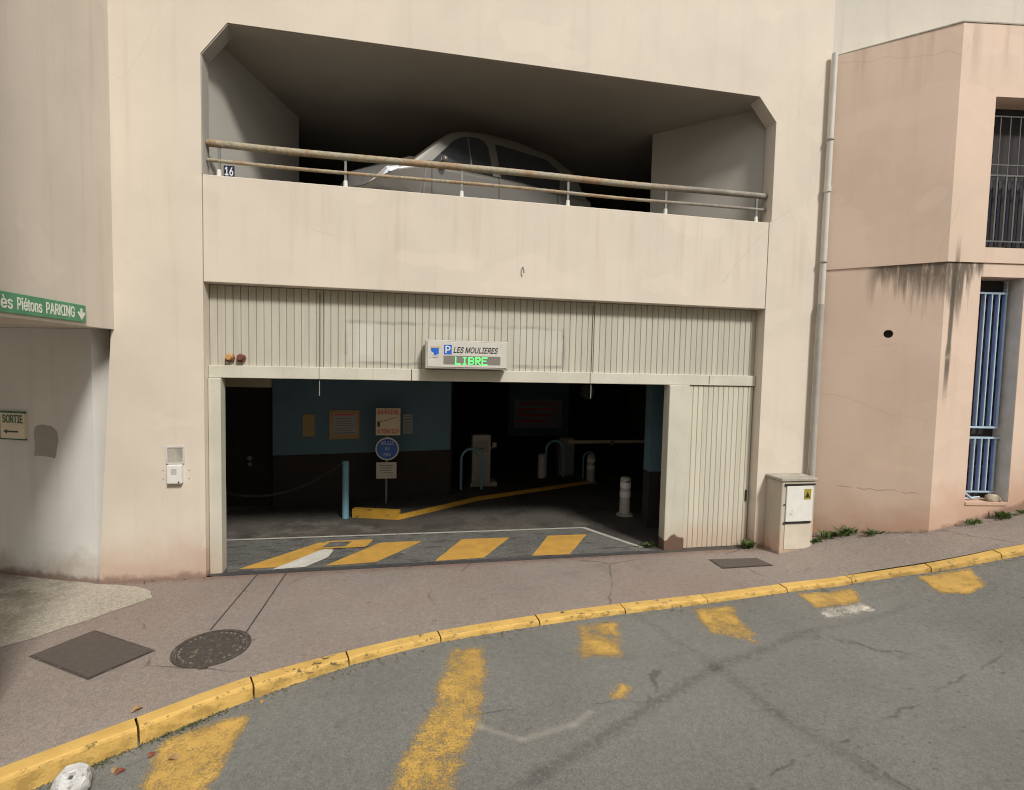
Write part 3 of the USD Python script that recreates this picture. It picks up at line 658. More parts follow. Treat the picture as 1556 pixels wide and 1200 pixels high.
part(gd, 'post', hullbox(-2.172, -2.045, YB-.03, YB+.13, -.02, 2.210, .006), M['door_frame'], 'left door post')
part(gd, 'post', hullbox(3.370, 3.660, YB-.03, YB+.13, -.02, 2.210, .006), M['door_frame'], 'right door post with a rusted foot')
low = part(gd, 'side_panel', box(3.662, 4.652, YB+.045, YB+.05, -.02, 2.210), M['groove'], 'fixed ribbed panel right of the entrance')
n2 = 13; w2 = (4.640-3.664)/n2
for i in range(n2): part(low, 'slat', slat(3.664+i*w2, 3.664+(i+1)*w2, -.02, 2.205, YB+.022+random.uniform(0, .003)), M['slat_low'])
part(low, 'latch', hullbox(4.585, 4.605, YB+.0, YB+.02, .62, .78, .004), M['lettering_black'])

# ------------------------------------------------------------------ upper railing
rl = thing('railing', 'rusty grey two-bar railing on top of the parapet', 'railing', (1.25, 6.31, 4.38))
def rail_bar(z, r): return tube([(x, 6.31+.004*math.sin(x*3), z+.006*math.sin(x*1.7)) for x in np.linspace(-2.165, 4.672, 40)], r, 12)
part(rl, 'top_rail', rail_bar(4.748, .039), M['rail'], smooth=50)
part(rl, 'middle_rail', rail_bar(4.568, .020), M['rail'], smooth=50)
for x in (-2.045, -.725, .597, 1.912, 3.222, 4.532):
    pp = part(rl, 'post', box(x-.013, x+.013, 6.301, 6.319, 4.36, 4.72), M['rail_post'])
    part(pp, 'foot', cyl((x, 6.31, 4.375), (x, 6.31, 4.475), .026, 12, .022), M['white_foot'])
pl = thing('number_plate_sign', 'small dark blue plate with white number 16 hung behind the railing at its left end', 'number sign', (-1.945, 6.33, 4.38))
part(pl, 'plate', hullbox(-2.005, -1.895, 6.325, 6.333, 4.405, 4.535, .003), M['sign_navy'])
part(pl, 'number', text('16', .085, (-1.95, 6.3245, 4.432), (1, 0, 0), centre=True, width=.085, bold=True), M['lettering_white'])

# ------------------------------------------------------------------ car on the upper deck
def sph(c, r, sub=1): m = trimesh.creation.icosphere(sub, r); return m.vertices+np.array(c)
def hull(*cs): return m3.Manifold.hull_points(np.vstack([sph(c, r, 2) for c, r in cs]))
def both(pts): return [((x, s*y, z), r) for (x, y, z, r) in pts for s in (1, -1)]
def car_shells(o):                                            # o: outset in metres
    hood = hull(*both([(-.22, .52, .46, .14+o), (-.20, .40, .74, .10+o), (-.55, .72, .79, .10+o), (-1.15, .78, .95, .06+o), (-.95, .50, 1.06, .05+o), (-.30, .62, .34, .12+o), (-1.3, .74, .34, .10+o)]))
    mid = hull(*both([(-1.05, .78, .90, .07+o), (-1.0, .76, .33, .10+o), (-3.95, .74, .36, .10+o), (-3.98, .72, .92, .08+o), (-2.6, .80, .94, .06+o), (-2.4, .79, .40, .08+o)]))
    top = hull(*both([(-.92, .72, .97, .05+o), (-1.30, .66, 1.24, .06+o), (-1.52, .60, 1.37, .07+o), (-1.78, .57, 1.455, .07+o), (-2.15, .55, 1.50, .07+o), (-2.7, .55, 1.505, .07+o), (-3.3, .55, 1.46, .07+o), (-3.75, .58, 1.30, .07+o), (-4.0, .64, .98, .06+o), (-2.4, .76, .97, .05+o)]))
    return hood, mid, top
h0, b0, t0 = car_shells(0.0); h1, b1, t1 = car_shells(.006)
def prism(poly, y0, y1): return m3.Manifold(m3.Mesh(np.array(xz(poly, y0, y1).vertices, np.float32), np.array(xz(poly, y0, y1).faces, np.uint32)))
def weld(t):
    t = trimesh.Trimesh(t.vertices, t.faces, process=True); t.merge_vertices(); t.fix_normals(); return m3.Manifold(m3.Mesh(np.array(t.vertices, np.float32), np.array(t.faces, np.uint32)))
def prism(poly, y0, y1): return weld(xz(poly, y0, y1))
shell = h0+b0+t0
for ax in (-.78, -3.42):
    shell = shell-weld(cyl((ax, .5, .29), (ax, 1.1, .29), .315, 28))-weld(cyl((ax, -1.1, .29), (ax, -.5, .29), .315, 28))
CA = math.radians(70); ch = np.array([-math.sin(CA), -math.cos(CA), 0]); cl = np.array([math.cos(CA), -math.sin(CA), 0])   # heading, and its left side (towards the street)
CO = np.array([-.98, 7.17, 3.84])
def incar(m): return frame(m, CO, ch*.90, cl, (0, 0, 1.12))
car = thing('parked_car', 'pale grey hatchback parked on the upper deck behind the railing', 'car', CO)
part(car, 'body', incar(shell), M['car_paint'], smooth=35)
glass = [([(-1.14, 1.00), (-1.30, 1.14), (-1.52, 1.33), (-1.66, 1.405), (-1.76, 1.435), (-1.76, 1.00)], 'side_window'), ([(-1.785, 1.00), (-1.785, 1.44), (-1.95, 1.455), (-2.04, 1.44), (-2.10, 1.36), (-2.12, 1.00)], 'side_window'), ([(-2.26, 1.0), (-2.24, 1.44), (-3.2, 1.42), (-3.45, 1.30), (-3.40, 1.02)], 'side_window')]
side1 = t1-t0
for poly, nm in glass:
    for y0, y1 in ((.3, 1.2), (-1.2, -.3)):
        w_ = (t1 ^ prism(poly, y0, y1))-t0
        if w_.num_tri(): part(car, nm, incar(w_), M['car_glass'])
ws = (t1 ^ weld(cat_([box(-1.60, -.9, -.56, .56, 1.05, 1.44)])))-t0
part(car, 'windscreen', incar(ws), M['car_glass'])
for s in (1, -1):
    hl = (m3.Manifold.hull_points(np.vstack([sph(c, r+.006, 2) for c, r in both([(-.22, .52, .46, .14), (-.20, .40, .74, .10), (-.55, .72, .79, .10), (-1.15, .78, .95, .06), (-.95, .50, 1.06, .05), (-.30, .62, .34, .12), (-1.3, .74, .34, .10)])])) ^ prism([(.0, .60), (.0, .76), (-.36, .92), (-.66, 1.00), (-.66, .84), (-.45, .74), (-.25, .64)], *((.36, 1.0) if s > 0 else (-1.0, -.36))))-h0
    H = part(car, 'headlight', incar(hl), M['chrome'])
    part(H, 'bulb_ring', incar(trimesh.creation.torus(.055, .01, 16, 8).apply_transform(trimesh.transformations.rotation_matrix(1.2, (0, 1, 0))).apply_translation((-.235, s*.56, .685))), M['lettering_black'])
    part(car, 'mirror', incar(hull(((-1.30, s*.86, .97), .03), ((-1.27, s*.94, 1.00), .05))), M['car_paint'], smooth=40)
    for ax in (-.78, -3.42):
        wh = part(car, 'wheel', incar(cyl((ax, s*.60, .31), (ax, s*.80, .31), .31, 28)), M['tyre'], smooth=40)
        part(wh, 'rim', incar(cyl((ax, s*.79, .31), (ax, s*.812, .31), .20, 20)), M['rim'])
for (x0, x1, z0, z1, nm) in ((-1.128, -1.120, .40, .98, 'door_seam'), (-2.196, -2.188, .40, .98, 'door_seam'), (-3.30, -3.292, .60, .98, 'door_seam'), (-3.30, -1.12, .985, .997, 'window_sill_trim'), (-3.2, -1.2, .60, .625, 'side_moulding')):
    for y0, y1 in ((.3, 1.2), (-1.2, -.3)):
        w_ = ((h1+b1+t1) ^ prism([(x0, z0), (x1, z0), (x1, z1), (x0, z1)], y0, y1))-shell
        if w_.num_tri(): part(car, nm, incar(w_), M['trim'])
part(car, 'door_handle', incar(hullbox(-2.15, -2.0, .845, .865, .86, .89, .004)), M['car_paint'])
part(car, 'grille', incar(hullbox(-.115, -.09, -.32, .32, .50, .60, .006)), M['trim'])

# ------------------------------------------------------------------ signs and fittings on the facade
sg = thing('parking_sign', 'white car park sign reading LES MOULIERES with LIBRE in green light below', 'sign', (.68, 6.14, 2.36))
part(sg, 'case', hullbox(.190, 1.172, 6.14, 6.32, 2.362, 2.700, .010), M['sign_case'])
part(sg, 'face', hullbox(.215, 1.150, 6.132, 6.139, 2.385, 2.680, .003), M['sign_white'])
YF = 6.1315
em = part(sg, 'emblem', box(.255, .345, YF-.001, YF+.004, 2.515, 2.605), M['sign_blue'])
part(em, 'emblem_line', box(.250, .360, YF-.001, YF+.004, 2.612, 2.622), M['orange'])
part(em, 'emblem_wave', xz([(.255, 2.515), (.345, 2.515), (.345, 2.535), (.325, 2.535), (.315, 2.520), (.290, 2.524), (.280, 2.552), (.262, 2.560), (.255, 2.575)], YF-.0025, YF+.002), M['sign_white'])
part(em, 'emblem_caption', cat_([box(.272, .335, YF-.001, YF+.002, 2.492, 2.497), box(.240, .252, YF-.001, YF+.002, 2.488, 2.494)]), M['lettering_black'])
ps = part(sg, 'parking_symbol', box(.405, .495, YF-.001, YF+.004, 2.535, 2.645), M['sign_blue'])
part(ps, 'letter', text('P', .080, (.450, YF-.0012, 2.551), (1, 0, 0), centre=True, bold=True), M['lettering_white'])
part(sg, 'name', text('LES MOULIERES', .066, (.515, YF, 2.556), (1, 0, 0), width=.52, bold=True, shear=.22), M['lettering_black'])
sc = part(sg, 'display', box(.400, 1.075, YF-.001, YF+.004, 2.418, 2.520), M['screen'])
FONT = {'L': '10000 10000 10000 10000 10000 10000 11111', 'I': '01110 00100 00100 00100 00100 00100 01110', 'B': '11110 10001 10001 11110 10001 10001 11110', 'R': '11110 10001 10001 11110 10100 10010 10001', 'E': '11111 10000 10000 11110 10000 10000 11111'}
dots = []; dx = .0132
for k, chh in enumerate('LIBRE'):
    for r, row in enumerate(FONT[chh].split()):
        for c_, v_ in enumerate(row):
            if v_ == '1':
                X = .535+(k*6+c_)*dx; Z = 2.508-r*dx
                dots.append(box(X, X+dx*.97, YF-.003, YF+.001, Z-dx*.97, Z))
part(sc, 'lit_letters', cat_(dots), M['led'])

ps2 = thing('pedestrian_access_sign', 'long green sign reading Accès Piétons PARKING with a down arrow', 'sign', (-3.03, 4.9, 2.73))
part(ps2, 'board', hullbox(-3.03, -3.010, 4.15, 5.672, 2.738, 2.898, .004), M['sign_green'])
for s, a, b in (('Accès', 4.40, 4.735), ('Piétons', 4.782, 5.065), ('PARKING', 5.115, 5.500)):
    part(ps2, 'word', text(s, .092, (-3.0098, a, 2.775), (0, 1, 0), width=b-a, bold=True), M['lettering_white'])
arr = [(5.585, 2.862), (5.615, 2.862), (5.615, 2.812), (5.640, 2.834), (5.658, 2.818), (5.600, 2.757), (5.542, 2.818), (5.560, 2.834), (5.585, 2.812)]
am = trimesh.creation.extrude_polygon(Polygon(arr), .002, engine='earcut')
part(ps2, 'arrow', frame(am, (-3.0098, 0, 0), (0, 1, 0), (0, 0, 1), (1, 0, 0)), M['lettering_white'])

def on_diag(m, off=0.0): return frame(m, (A0[0]-nv[0]*off, A0[1]-nv[1]*off, 0), (-dv[0], -dv[1], 0), (0, 0, 1), (-nv[0], -nv[1], 0))
def rect(x0, x1, z0, z1, d): m = trimesh.creation.box((x1-x0, z1-z0, d)); m.apply_translation(((x0+x1)/2, (z0+z1)/2, d/2)); return m
ex = thing('exit_sign', 'small square green and cream sign reading SORTIE on the slanting white wall', 'sign', (-4.15, 6.5, 1.65))
part(ex, 'board', on_diag(rect(-1.20, -.865, 1.50, 1.80, .02)), M['sign_cream'])
part(ex, 'border', on_diag(cat_([rect(-1.205, -.86, 1.785, 1.805, .024), rect(-1.205, -1.19, 1.50, 1.785, .024), rect(-1.205, -.86, 1.495, 1.508, .024)])), M['lettering_green'])
part(ex, 'word', on_diag(cat_([m_ for m_ in [trimesh.Trimesh((lambda v: np.c_[(v[:, 0]-v[:, 0].min())*(.27/np.ptp(v[:, 0]))-1.155, v[:, 1]+1.68, v[:, 2]+.02])(meshkit.text_mesh('SORTIE', .085, .003, True).vertices), meshkit.text_mesh('SORTIE', .085, .003, True).faces, process=False)]])), M['lettering_green'])
part(ex, 'arrow', on_diag(cat_([rect(-1.10, -.95, 1.575, 1.593, .022), trimesh.creation.extrude_polygon(Polygon([(-1.15, 1.584), (-1.10, 1.61), (-1.10, 1.558)]), .022, engine='earcut')])), M['lettering_black'])
single('wall_patch', on_diag(trimesh.creation.extrude_polygon(ragged([(-.76, 1.33), (-.76, 1.66), (-.52, 1.67), (-.46, 1.62), (-.44, 1.5), (-.50, 1.32)], .02, .05), .004, engine='earcut')), paint('grey_patch_paint', (0.36, 0.335, 0.29), .9, .06, 4), 'square darker grey patch of paint right of the exit sign', 'paint patch')

it = thing('intercom', 'grey and white entry intercom box on the pier left of the garage door', 'intercom', (-2.46, 6.19, 1.03))
part(it, 'upper_plate', hullbox(-2.545, -2.385, 6.178, 6.19, 1.285, 1.460, .004), M['concrete'], 'worn grey recessed plate with a dark rim')
for q in ((-2.552, -2.540, 1.28, 1.465), (-2.390, -2.378, 1.28, 1.465)): part(it, 'rim', box(q[0], q[1], 6.172, 6.19, q[2], q[3]), M['reveal'])
part(it, 'rim', box(-2.540, -2.390, 6.172, 6.19, 1.453, 1.467), M['reveal']); part(it, 'rim', box(-2.540, -2.390, 6.172, 6.19, 1.278, 1.290), M['reveal'])
bx = part(it, 'housing', hullbox(-2.535, -2.390, 6.130, 6.19, 1.065, 1.272, .008), M['white_metal'])
for k in range(3): part(bx, 'speaker_slot', box(-2.490, -2.435, 6.1285, 6.133, 1.215-k*.022, 1.224-k*.022), M['grey_steel'])
part(bx, 'button', cyl((-2.415, 6.131, 1.085), (-2.415, 6.124, 1.085), .008, 10), M['lettering_black'])
for x_, z_ in ((-2.59, 1.20), (-2.59, 1.11), (-2.335, 1.20), (-2.335, 1.11)): part(it, 'screw_hole', cyl((x_, 6.192, z_), (x_, 6.1885, z_), .006, 8), M['brown_red'])
for k, (x_, m_, lb) in enumerate(((-1.962, 'orange', 'round orange warning lamp at the lower left of the ribbed panel'), (-1.845, 'brown_red', 'round brown-red warning lamp right of the orange one'))):
    wl = thing('warning_lamp', lb, 'lamp', (x_, YS, 2.44))
    part(wl, 'base', cyl((x_, YS, 2.435), (x_, YS-.035, 2.435), .047, 18), M['brown_red'])
    part(wl, 'lens', cyl((x_, YS-.035, 2.445), (x_, YS-.085, 2.445), .040, 18, .030), M[m_], smooth=50)

# downpipe in the corner between the two buildings
dp = thing('downpipe', 'pale rainwater downpipe in the corner between the cream and the pink building', 'drainpipe', (5.425, 6.11, 1.0))
part(dp, 'upper_pipe', cyl((5.445, 6.12, 3.30), (5.445, 6.12, 6.60), .037, 18), M['pipe_white'], smooth=50)
part(dp, 'lower_pipe', cyl((5.430, 6.11, .2), (5.430, 6.11, 3.30), .043, 18), M['pipe_grey'], smooth=50)
for z_, m_ in ((3.30, 'pipe_grey'), (4.85, 'pipe_white')): part(dp, 'collar', cyl((5.442, 6.118, z_-.035), (5.442, 6.118, z_+.035), .046, 18), M[m_], smooth=50)
for z_ in (1.6, 3.9, 5.5): part(dp, 'bracket', cyl((5.440, 6.117, z_-.010), (5.440, 6.117, z_+.010), .047, 18), M['pipe_grey'])

# utility cabinet
ub = thing('utility_cabinet', 'low concrete meter cabinet with a white metal door beside the downpipe', 'utility box', (5.04, 6.0, 0))
UX0, UX1, UY = 4.80, 5.30, 5.885
part(ub, 'body', hullbox(UX0, UX1, UY, 6.188, -.05, .985, .008), M['box_concrete'])
part(ub, 'cap', hullbox(UX0-.02, UX1+.025, UY-.02, 6.188, .987, 1.03, .008), M['concrete'])
dd_ = part(ub, 'door', hullbox(4.862, 5.262, UY-.018, UY-.001, .452, .930, .006), M['white_metal'])
part(dd_, 'hinge_bar', box(4.838, 5.285, UY-.022, UY-.0015, .934, .955), M['lettering_black']); part(dd_, 'hinge_bar', box(4.838, 5.240, UY-.022, UY-.0015, .430, .447), M['lettering_black'])
lb = part(dd_, 'warning_label', box(5.120, 5.225, UY-.0200, UY-.0175, .745, .885), M['yellow_label'])
part(lb, 'warning_symbol', xz([(5.135, .77), (5.21, .77), (5.172, .85)], UY-.0212, UY-.0195), M['lettering_black'])
part(dd_, 'lock', cyl((4.842, UY-.001, .68), (4.842, UY-.012, .68), .010, 10), M['lettering_black'])
part(ub, 'lower_panel', hullbox(4.862, 5.262, UY-.008, UY-.0005, .08, .428, .003), paint('cream_panel', (0.56, 0.50, 0.40), .7, .08, 5))

# ------------------------------------------------------------------ pink building
pb = thing('pink_building', 'pink rendered house with barred openings at the right edge', 'house')
Pl = np.array([5.50, 6.186]); Pc = np.array([6.42, 5.266]); Pr = np.array([7.17, 5.15])
rd = (Pr-Pc)/np.linalg.norm(Pr-Pc); rn = np.array([-rd[1], rd[0]])
if rn[1] < 0: rn = -rn
Pe = Pc+rd*7
def R(s, d): return Pc+rd*s+rn*d
def rbox(s0, s1, d0, d1, z0, z1): return plan([R(s0, d0), R(s1, d0), R(s1, d1), R(s0, d1)], z0, z1)
body = [tuple(Pl), tuple(Pc), tuple(Pe), (14.5, 10.5), (5.56, 10.5), (5.56, 6.186)]
lowm = weld(plan(body, -.3, 3.800))
lowm = lowm-weld(rbox(.447, 1.01, -.2, .30, .84, 3.635))
ld = np.array([1, -1])/2**.5
hc = np.array([6.041, 5.644]); hole = cyl((hc[0]-.2*-.7071*-1, hc[1]-.2, 2.934), (hc[0]+.25, hc[1]+.25, 2.934), .052, 18)
hole = cyl((hc[0]-.1, hc[1]-.1, 2.934), (hc[0]+.2, hc[1]+.2, 2.934), .052, 20)
lowm = lowm-weld(hole)
part(pb, 'wall', lowm, M['pink'], 'lower pink wall streaked black below the ledge')
cap_ = cyl((hc[0]+.08, hc[1]+.08, 2.934), (hc[0]+.09, hc[1]+.09, 2.934), .06, 20)
part(pb, 'vent_hole', cap_, M['lettering_black'], 'round dark vent hole')
# the upper wall stands a little proud of the lower
ov = .014
ub_ = [(Pl[0]-ov*.7, Pl[1]-ov*.7+.0), tuple(Pc+np.array([-ov*.45, -ov*1.1])), tuple(Pe-rn*ov), (14.5, 10.5), (5.56, 10.5), (5.56, 6.186)]
ub_[0] = (5.485, 6.1865)
upm = weld(plan(ub_, 3.802, 6.60))-weld(rbox(.457, 1.75, -.2, .30, 3.985, 5.765))
part(pb, 'wall', upm, M['pink'], 'upper pink wall')
part(pb, 'coping', plan([(5.485, 6.1865), tuple(Pc+np.array([-.012, -.022])), tuple(Pe-rn*.022), (14.5, 10.5), (5.485, 10.5)], 6.601, 6.616), M['concrete'])
# barred doorway
part(pb, 'reveal_panel', rbox(1.0065, 1.0095, .004, .29, .842, 3.633), M['reveal'])
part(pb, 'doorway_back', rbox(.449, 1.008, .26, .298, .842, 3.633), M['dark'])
gr = part(pb, 'door_grille', rbox(.555, .965, .150, .166, 1.755, 1.78), M['grille_blue'], 'pale blue barred grille')
for z0, z1, e_ in ((3.45, 3.475, .965), (1.62, 1.645, 1.003), (.925, .945, .985)): part(gr, 'rail', rbox(.555, e_, .150, .166, z0, z1), M['grille_blue'])
for i in range(5):
    s = .568+i*.0925
    for z0, z1 in ((1.782, 3.448), (.947, 1.618)):
        part(gr, 'bar', rbox(s, s+.013, .147, .163, z0, z1), M['grille_blue'])
        if i: part(gr, 'shutter_slat', rbox(s+.001, s+.012, .164, .199, z0, z1), M['shutter_blue'])
for s in (.568, .938): part(gr, 'bar', rbox(s, s+.013, .145, .165, 3.478, 3.62), M['grille_blue'])
part(gr, 'cross_bar', rbox(.56, .94, .212, .22, 1.245, 1.26), M['grille_grey'])
part(pb, 'broken_strip', cyl((*R(.49, .10), .96), (*R(.60, .06), .865), .012, 8), M['grille_blue'])
part(pb, 'broken_strip', cyl((*R(.50, .08), .862), (*R(.72, .09), .885), .010, 8), M['grille_blue'])
part(pb, 'door_sill', rbox(.449, 1.0, -.012, .14, .80, .838), M['pink'])
# barred upper window
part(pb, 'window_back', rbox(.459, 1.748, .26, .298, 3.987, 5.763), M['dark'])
wg = part(pb, 'window_grille', rbox(.462, 1.74, .060, .080, 4.865, 4.885), M['grille_grey'], 'grey balustrade grille of the upper window')
part(wg, 'rail', rbox(.462, 1.74, .060, .080, 4.075, 4.09), M['grille_grey'])
for i in range(10):
    s = .50+i*.118
    part(wg, 'bar', rbox(s, s+.018, .062, .078, 4.092, 4.863), M['grille_grey'])
    part(wg, 'shutter_slat', rbox(s+.04, s+.07, .19, .21, 4.05, 4.86), M['shutter_dark'])
wf = part(pb, 'window_bars', rbox(.462, 1.74, .12, .13, 5.02, 5.032), M['grille_grey'])
part(wf, 'rail', rbox(.462, 1.74, .12, .13, 5.60, 5.615), M['grille_grey'])
for i in range(9):
    s = .545+i*.128; part(wf, 'bar', rbox(s, s+.008, .121, .129, 4.90, 5.60), M['grille_grey'])
st_ = trimesh.creation.icosphere(2, 1.0); st_.vertices *= (.10, .06, .055); st_.vertices += (meshkit.noise(st_.vertices*14)[:, None]-.5)*.05
q = R(.86, .05); st_.apply_translation((q[0], q[1], .88))
single('loose_stone', st_, M['stone'], 'pale loose stone lying on the sill of the blue barred doorway', 'stone', smooth=60)

# ------------------------------------------------------------------ the other side of the street, behind the viewer
op = thing('opposite_building', 'plain cream apartment house across the street, behind the viewer', 'building', (0, -9, 0))
opp = Polygon([(-40, -1), (40, -1), (40, 11.5), (-40, 11.5)], [[(x, z), (x, z+1.5), (x+1.1, z+1.5), (x+1.1, z)] for x in range(-38, 38, 4) for z in (1.2, 4.4, 7.6)])
part(op, 'wall', xz(opp, -9.4, -9.0), M['grey_wall'])
part(op, 'window_backs', box(-39.5, 39.5, -9.42, -9.405, -.5, 11.0), M['car_glass'])
part(op, 'roof', box(-40, 40, -17, -9.43, 11.2, 11.6), M['concrete'])

# ------------------------------------------------------------------ covers in the pavement
mc = thing('manhole_cover', 'round cast iron manhole cover in the pavement before the left pier', 'manhole cover', (-1.59, 4.63, 0))
def disc(r0, r1, z0, z1, n=48):
    o = Point(-1.59, 4.63).buffer(r1, n); o = o.difference(Point(-1.59, 4.63).buffer(r0, n)) if r0 else o
    m = trimesh.creation.extrude_polygon(o, z1-z0, engine='earcut'); m.apply_translation((0, 0, z0)); return m
part(mc, 'frame_ring', disc(.262, .295, -.02, .010), M['iron']); part(mc, 'lid', disc(0, .257, -.02, .006), M['iron'])
studs = []
for ring, cnt in ((.06, 8), (.11, 14), (.16, 20), (.205, 26)):
    for k in range(cnt):
        a = k*2*math.pi/cnt+ring*9; studs.append(cyl((-1.59+ring*math.cos(a), 4.63+ring*math.sin(a), .005), (-1.59+ring*math.cos(a), 4.63+ring*math.sin(a), .011), .012, 6, .009))
part(mc, 'tread_studs', cat_(studs), M['iron'], kind='stuff')
part(mc, 'worn_studs', cat_([cyl((-1.59+.236*math.cos(a), 4.63+.236*math.sin(a), .005), (-1.59+.236*math.cos(a), 4.63+.236*math.sin(a), .0115), .010, 6) for a in np.linspace(0, 2*math.pi, 36, endpoint=False) if random.random() > .5]), M['light_stud'], kind='stuff')
part(mc, 'hinge', box(-1.585, -1.52, 4.315, 4.345, -.01, .014), M['iron'])
def plate(pts, name, lab):
    t = thing(name, lab, 'access cover', (pts[0][0], pts[0][1], 0))
    P = Polygon(pts)
    part(t, 'frame', sheet(P.buffer(.018, join_style=2).difference(P.buffer(.002, join_style=2)), gz, .005), M['iron'])
    part(t, 'lid', sheet(P, gz, .008), M['iron_flat'])
plate([(-2.94, 4.72), (-2.69, 5.07), (-2.05, 4.65), (-2.33, 4.32)], 'access_cover', 'large brown square steel access cover in the pavement at lower left')
plate([(3.80, 5.87), (4.43, 5.83), (4.47, 5.60), (3.80, 5.60)], 'access_cover', 'small dark access cover in the pavement before the ribbed side panel')

# ------------------------------------------------------------------ road markings
def mark(pts, m, label, off=.004, zf=rz, group='yellow marks along the kerb', amp=.015, name='yellow_road_mark', seed=1):
    worn = zf is rz; P = ragged(Polygon(pts).buffer(.03 if worn else 0), amp, .06, seed)
    sh = sheet(P, zf, off, .03 if worn else .15)
    pth = single(name, sh, m, label, 'road marking', group)
    if worn:
        dist = shapely.distance(P.exterior, shapely.points(np.array(sh.vertices)[:, :2]))
        UsdGeom.PrimvarsAPI(stage.GetPrimAtPath(pth)).CreatePrimvar('outline_distance', Sdf.ValueTypeNames.FloatArray, 'vertex').Set(Vt.FloatArray.FromNumpy(np.array(dist, np.float32)))
mark([(-2.0, 2.1), (-1.55, 2.0), (-1.12, 3.20), (-1.10, 3.84), (-1.30, 3.80), (-1.55, 3.68), (-1.52, 3.2)], M['yellow_road'], 'broad worn yellow road mark by the kerb at lower left', seed=3)
mark([(-.42, 2.0), (.0, 1.95), (.30, 2.90), (.58, 3.6), (.69, 4.15), (.66, 4.37), (.40, 4.40), (.30, 4.1), (.16, 3.6), (-.10, 2.97)], M['yellow_faded'], 'long faded yellow stripe running from the kerb towards the viewer', seed=5)
mark([(1.60, 4.61), (2.03, 4.62), (1.84, 4.05), (1.43, 4.06)], M['yellow_faded'], 'small square faded yellow mark, first to the right of the long stripe', seed=7)
mark([(2.88, 4.76), (3.38, 4.77), (3.20, 4.25), (3.14, 4.03), (2.98, 4.14), (2.78, 4.30)], M['yellow_faded'], 'ragged yellow mark second to the right of the long stripe', seed=9)
mark([(4.29, 4.90), (4.93, 4.86), (4.76, 4.60), (4.22, 4.56)], M['yellow_road'], 'yellow mark with a chipped white end beside the kerb', seed=11)
mark([(4.22, 4.56), (4.76, 4.60), (4.74, 4.42), (4.14, 4.35)], M['white_faded'], 'chipped whitish end of a yellow kerb mark', name='white_road_mark', group=None, seed=13)
mark([(5.60, 4.66), (6.06, 4.50), (5.89, 4.23), (5.66, 4.22), (5.52, 4.34)], M['yellow_road'], 'yellow kerb mark furthest to the right', seed=15)
mark([(1.50, 3.53), (1.60, 3.52), (1.71, 3.62), (1.66, 3.66)], M['yellow_road'], 'tiny yellow dab of paint alone on the road', seed=17)
g0 = lambda x: 0.0
single('speed_hump_surface', sheet([(-1.99, 6.29), (-2.39, 7.40), (2.60, 7.31), (3.10, 6.40), (3.30, 6.29)], g0, .004, .3), M['hump'], 'grey patched asphalt strip under the yellow stripes in the entrance', 'paving', kind='structure')
single('threshold_strip', sheet(ragged([(-2.05, 6.194), (3.30, 6.194), (3.30, 6.288), (-2.0, 6.288)], .012, .08), g0, .004, .3), M['tar'], 'dark tar strip along the garage threshold', 'paving', kind='structure')
single('white_line', sheet([(-2.39, 7.405), (2.58, 7.312), (3.08, 6.41), (3.15, 6.41), (2.64, 7.365), (-2.37, 7.455)], g0, .008, .3), M['white_line'], 'thin worn white line bordering the yellow stripes inside the entrance', 'road marking')
Z = [([(-1.90, 6.36), (-1.22, 6.36), (-.95, 6.86), (-.80, 7.16), (-1.15, 7.16)], 'leftmost yellow stripe across the garage entrance, partly overpainted white'),
     ([(-1.04+.10, 6.33), (-.36, 6.36), (.22, 7.06), (-.35, 7.06)], 'yellow stripe across the garage entrance left of the middle, beside the white patch'),
     ([(.34, 6.30), (.95, 6.33), (1.42, 7.04), (.75, 7.06)], 'yellow stripe across the garage entrance right of the middle'),
     ([(1.57, 6.31), (2.06, 6.30), (2.56, 7.03), (1.98, 7.05)], 'rightmost yellow stripe across the garage entrance')]
for i, (pts, lab) in enumerate(Z): mark(pts, M['yellow_zebra'], lab, .008, g0, 'yellow stripes across the garage entrance', .006, 'yellow_stripe', 20+i)
mark([(-1.52, 6.29), (-1.16, 6.31), (-.94, 6.62), (-.92, 6.86), (-1.05, 6.90)], M['white_zebra'], 'white paint patch over the leftmost yellow stripe', .012, g0, None, .01, 'white_patch', 31)
fr = Polygon([(-1.16, 6.90), (-.52, 6.90), (-.44, 7.19), (-1.04, 7.19)])
mark(list(fr.exterior.coords), M['yellow_zebra'], 'small yellow rectangle painted beside the white patch', .016, g0, None, .003, 'painted_rectangle', 33)
single('dark_rectangle', sheet(Polygon([(-1.07, 6.95), (-.78, 6.95), (-.72, 7.13), (-1.0, 7.13)]), g0, .020, .3), M['hump'], 'grey centre of the small painted rectangle in the entrance', 'road marking')

# ------------------------------------------------------------------ inside the garage
isl = thing('traffic_island', 'raised island with a yellow kerb edge inside the garage', 'kerb island', (0, 9, 0))
IP = [(-.84, 8.31), (-.13, 8.09), (1.29, 9.11), (3.71, 10.16), (3.75, 10.75), (.80, 10.75), (.80, 9.42), (-.90, 9.15)]
part(isl, 'top', plan(list(Polygon(IP).buffer(-.03).exterior.coords), -.02, .058), M['garage_floor'])
def edge_strip(a, b, w, h):
    a, b = np.array(a), np.array(b); d = (b-a)/np.linalg.norm(b-a); n_ = np.array([-d[1], d[0]])
    return plan([a+d*.002, b-d*.002, b-d*.002+n_*w, a+d*.002+n_*w], -.02, h)
for a, b, w_, h_ in ((IP[0], IP[1], .11, .135), (IP[1], IP[2], .035, .072), (IP[2], IP[3], .035, .066)): part(isl, 'kerb_edge', edge_strip(a, b, w_, h_), M['island_yellow'])
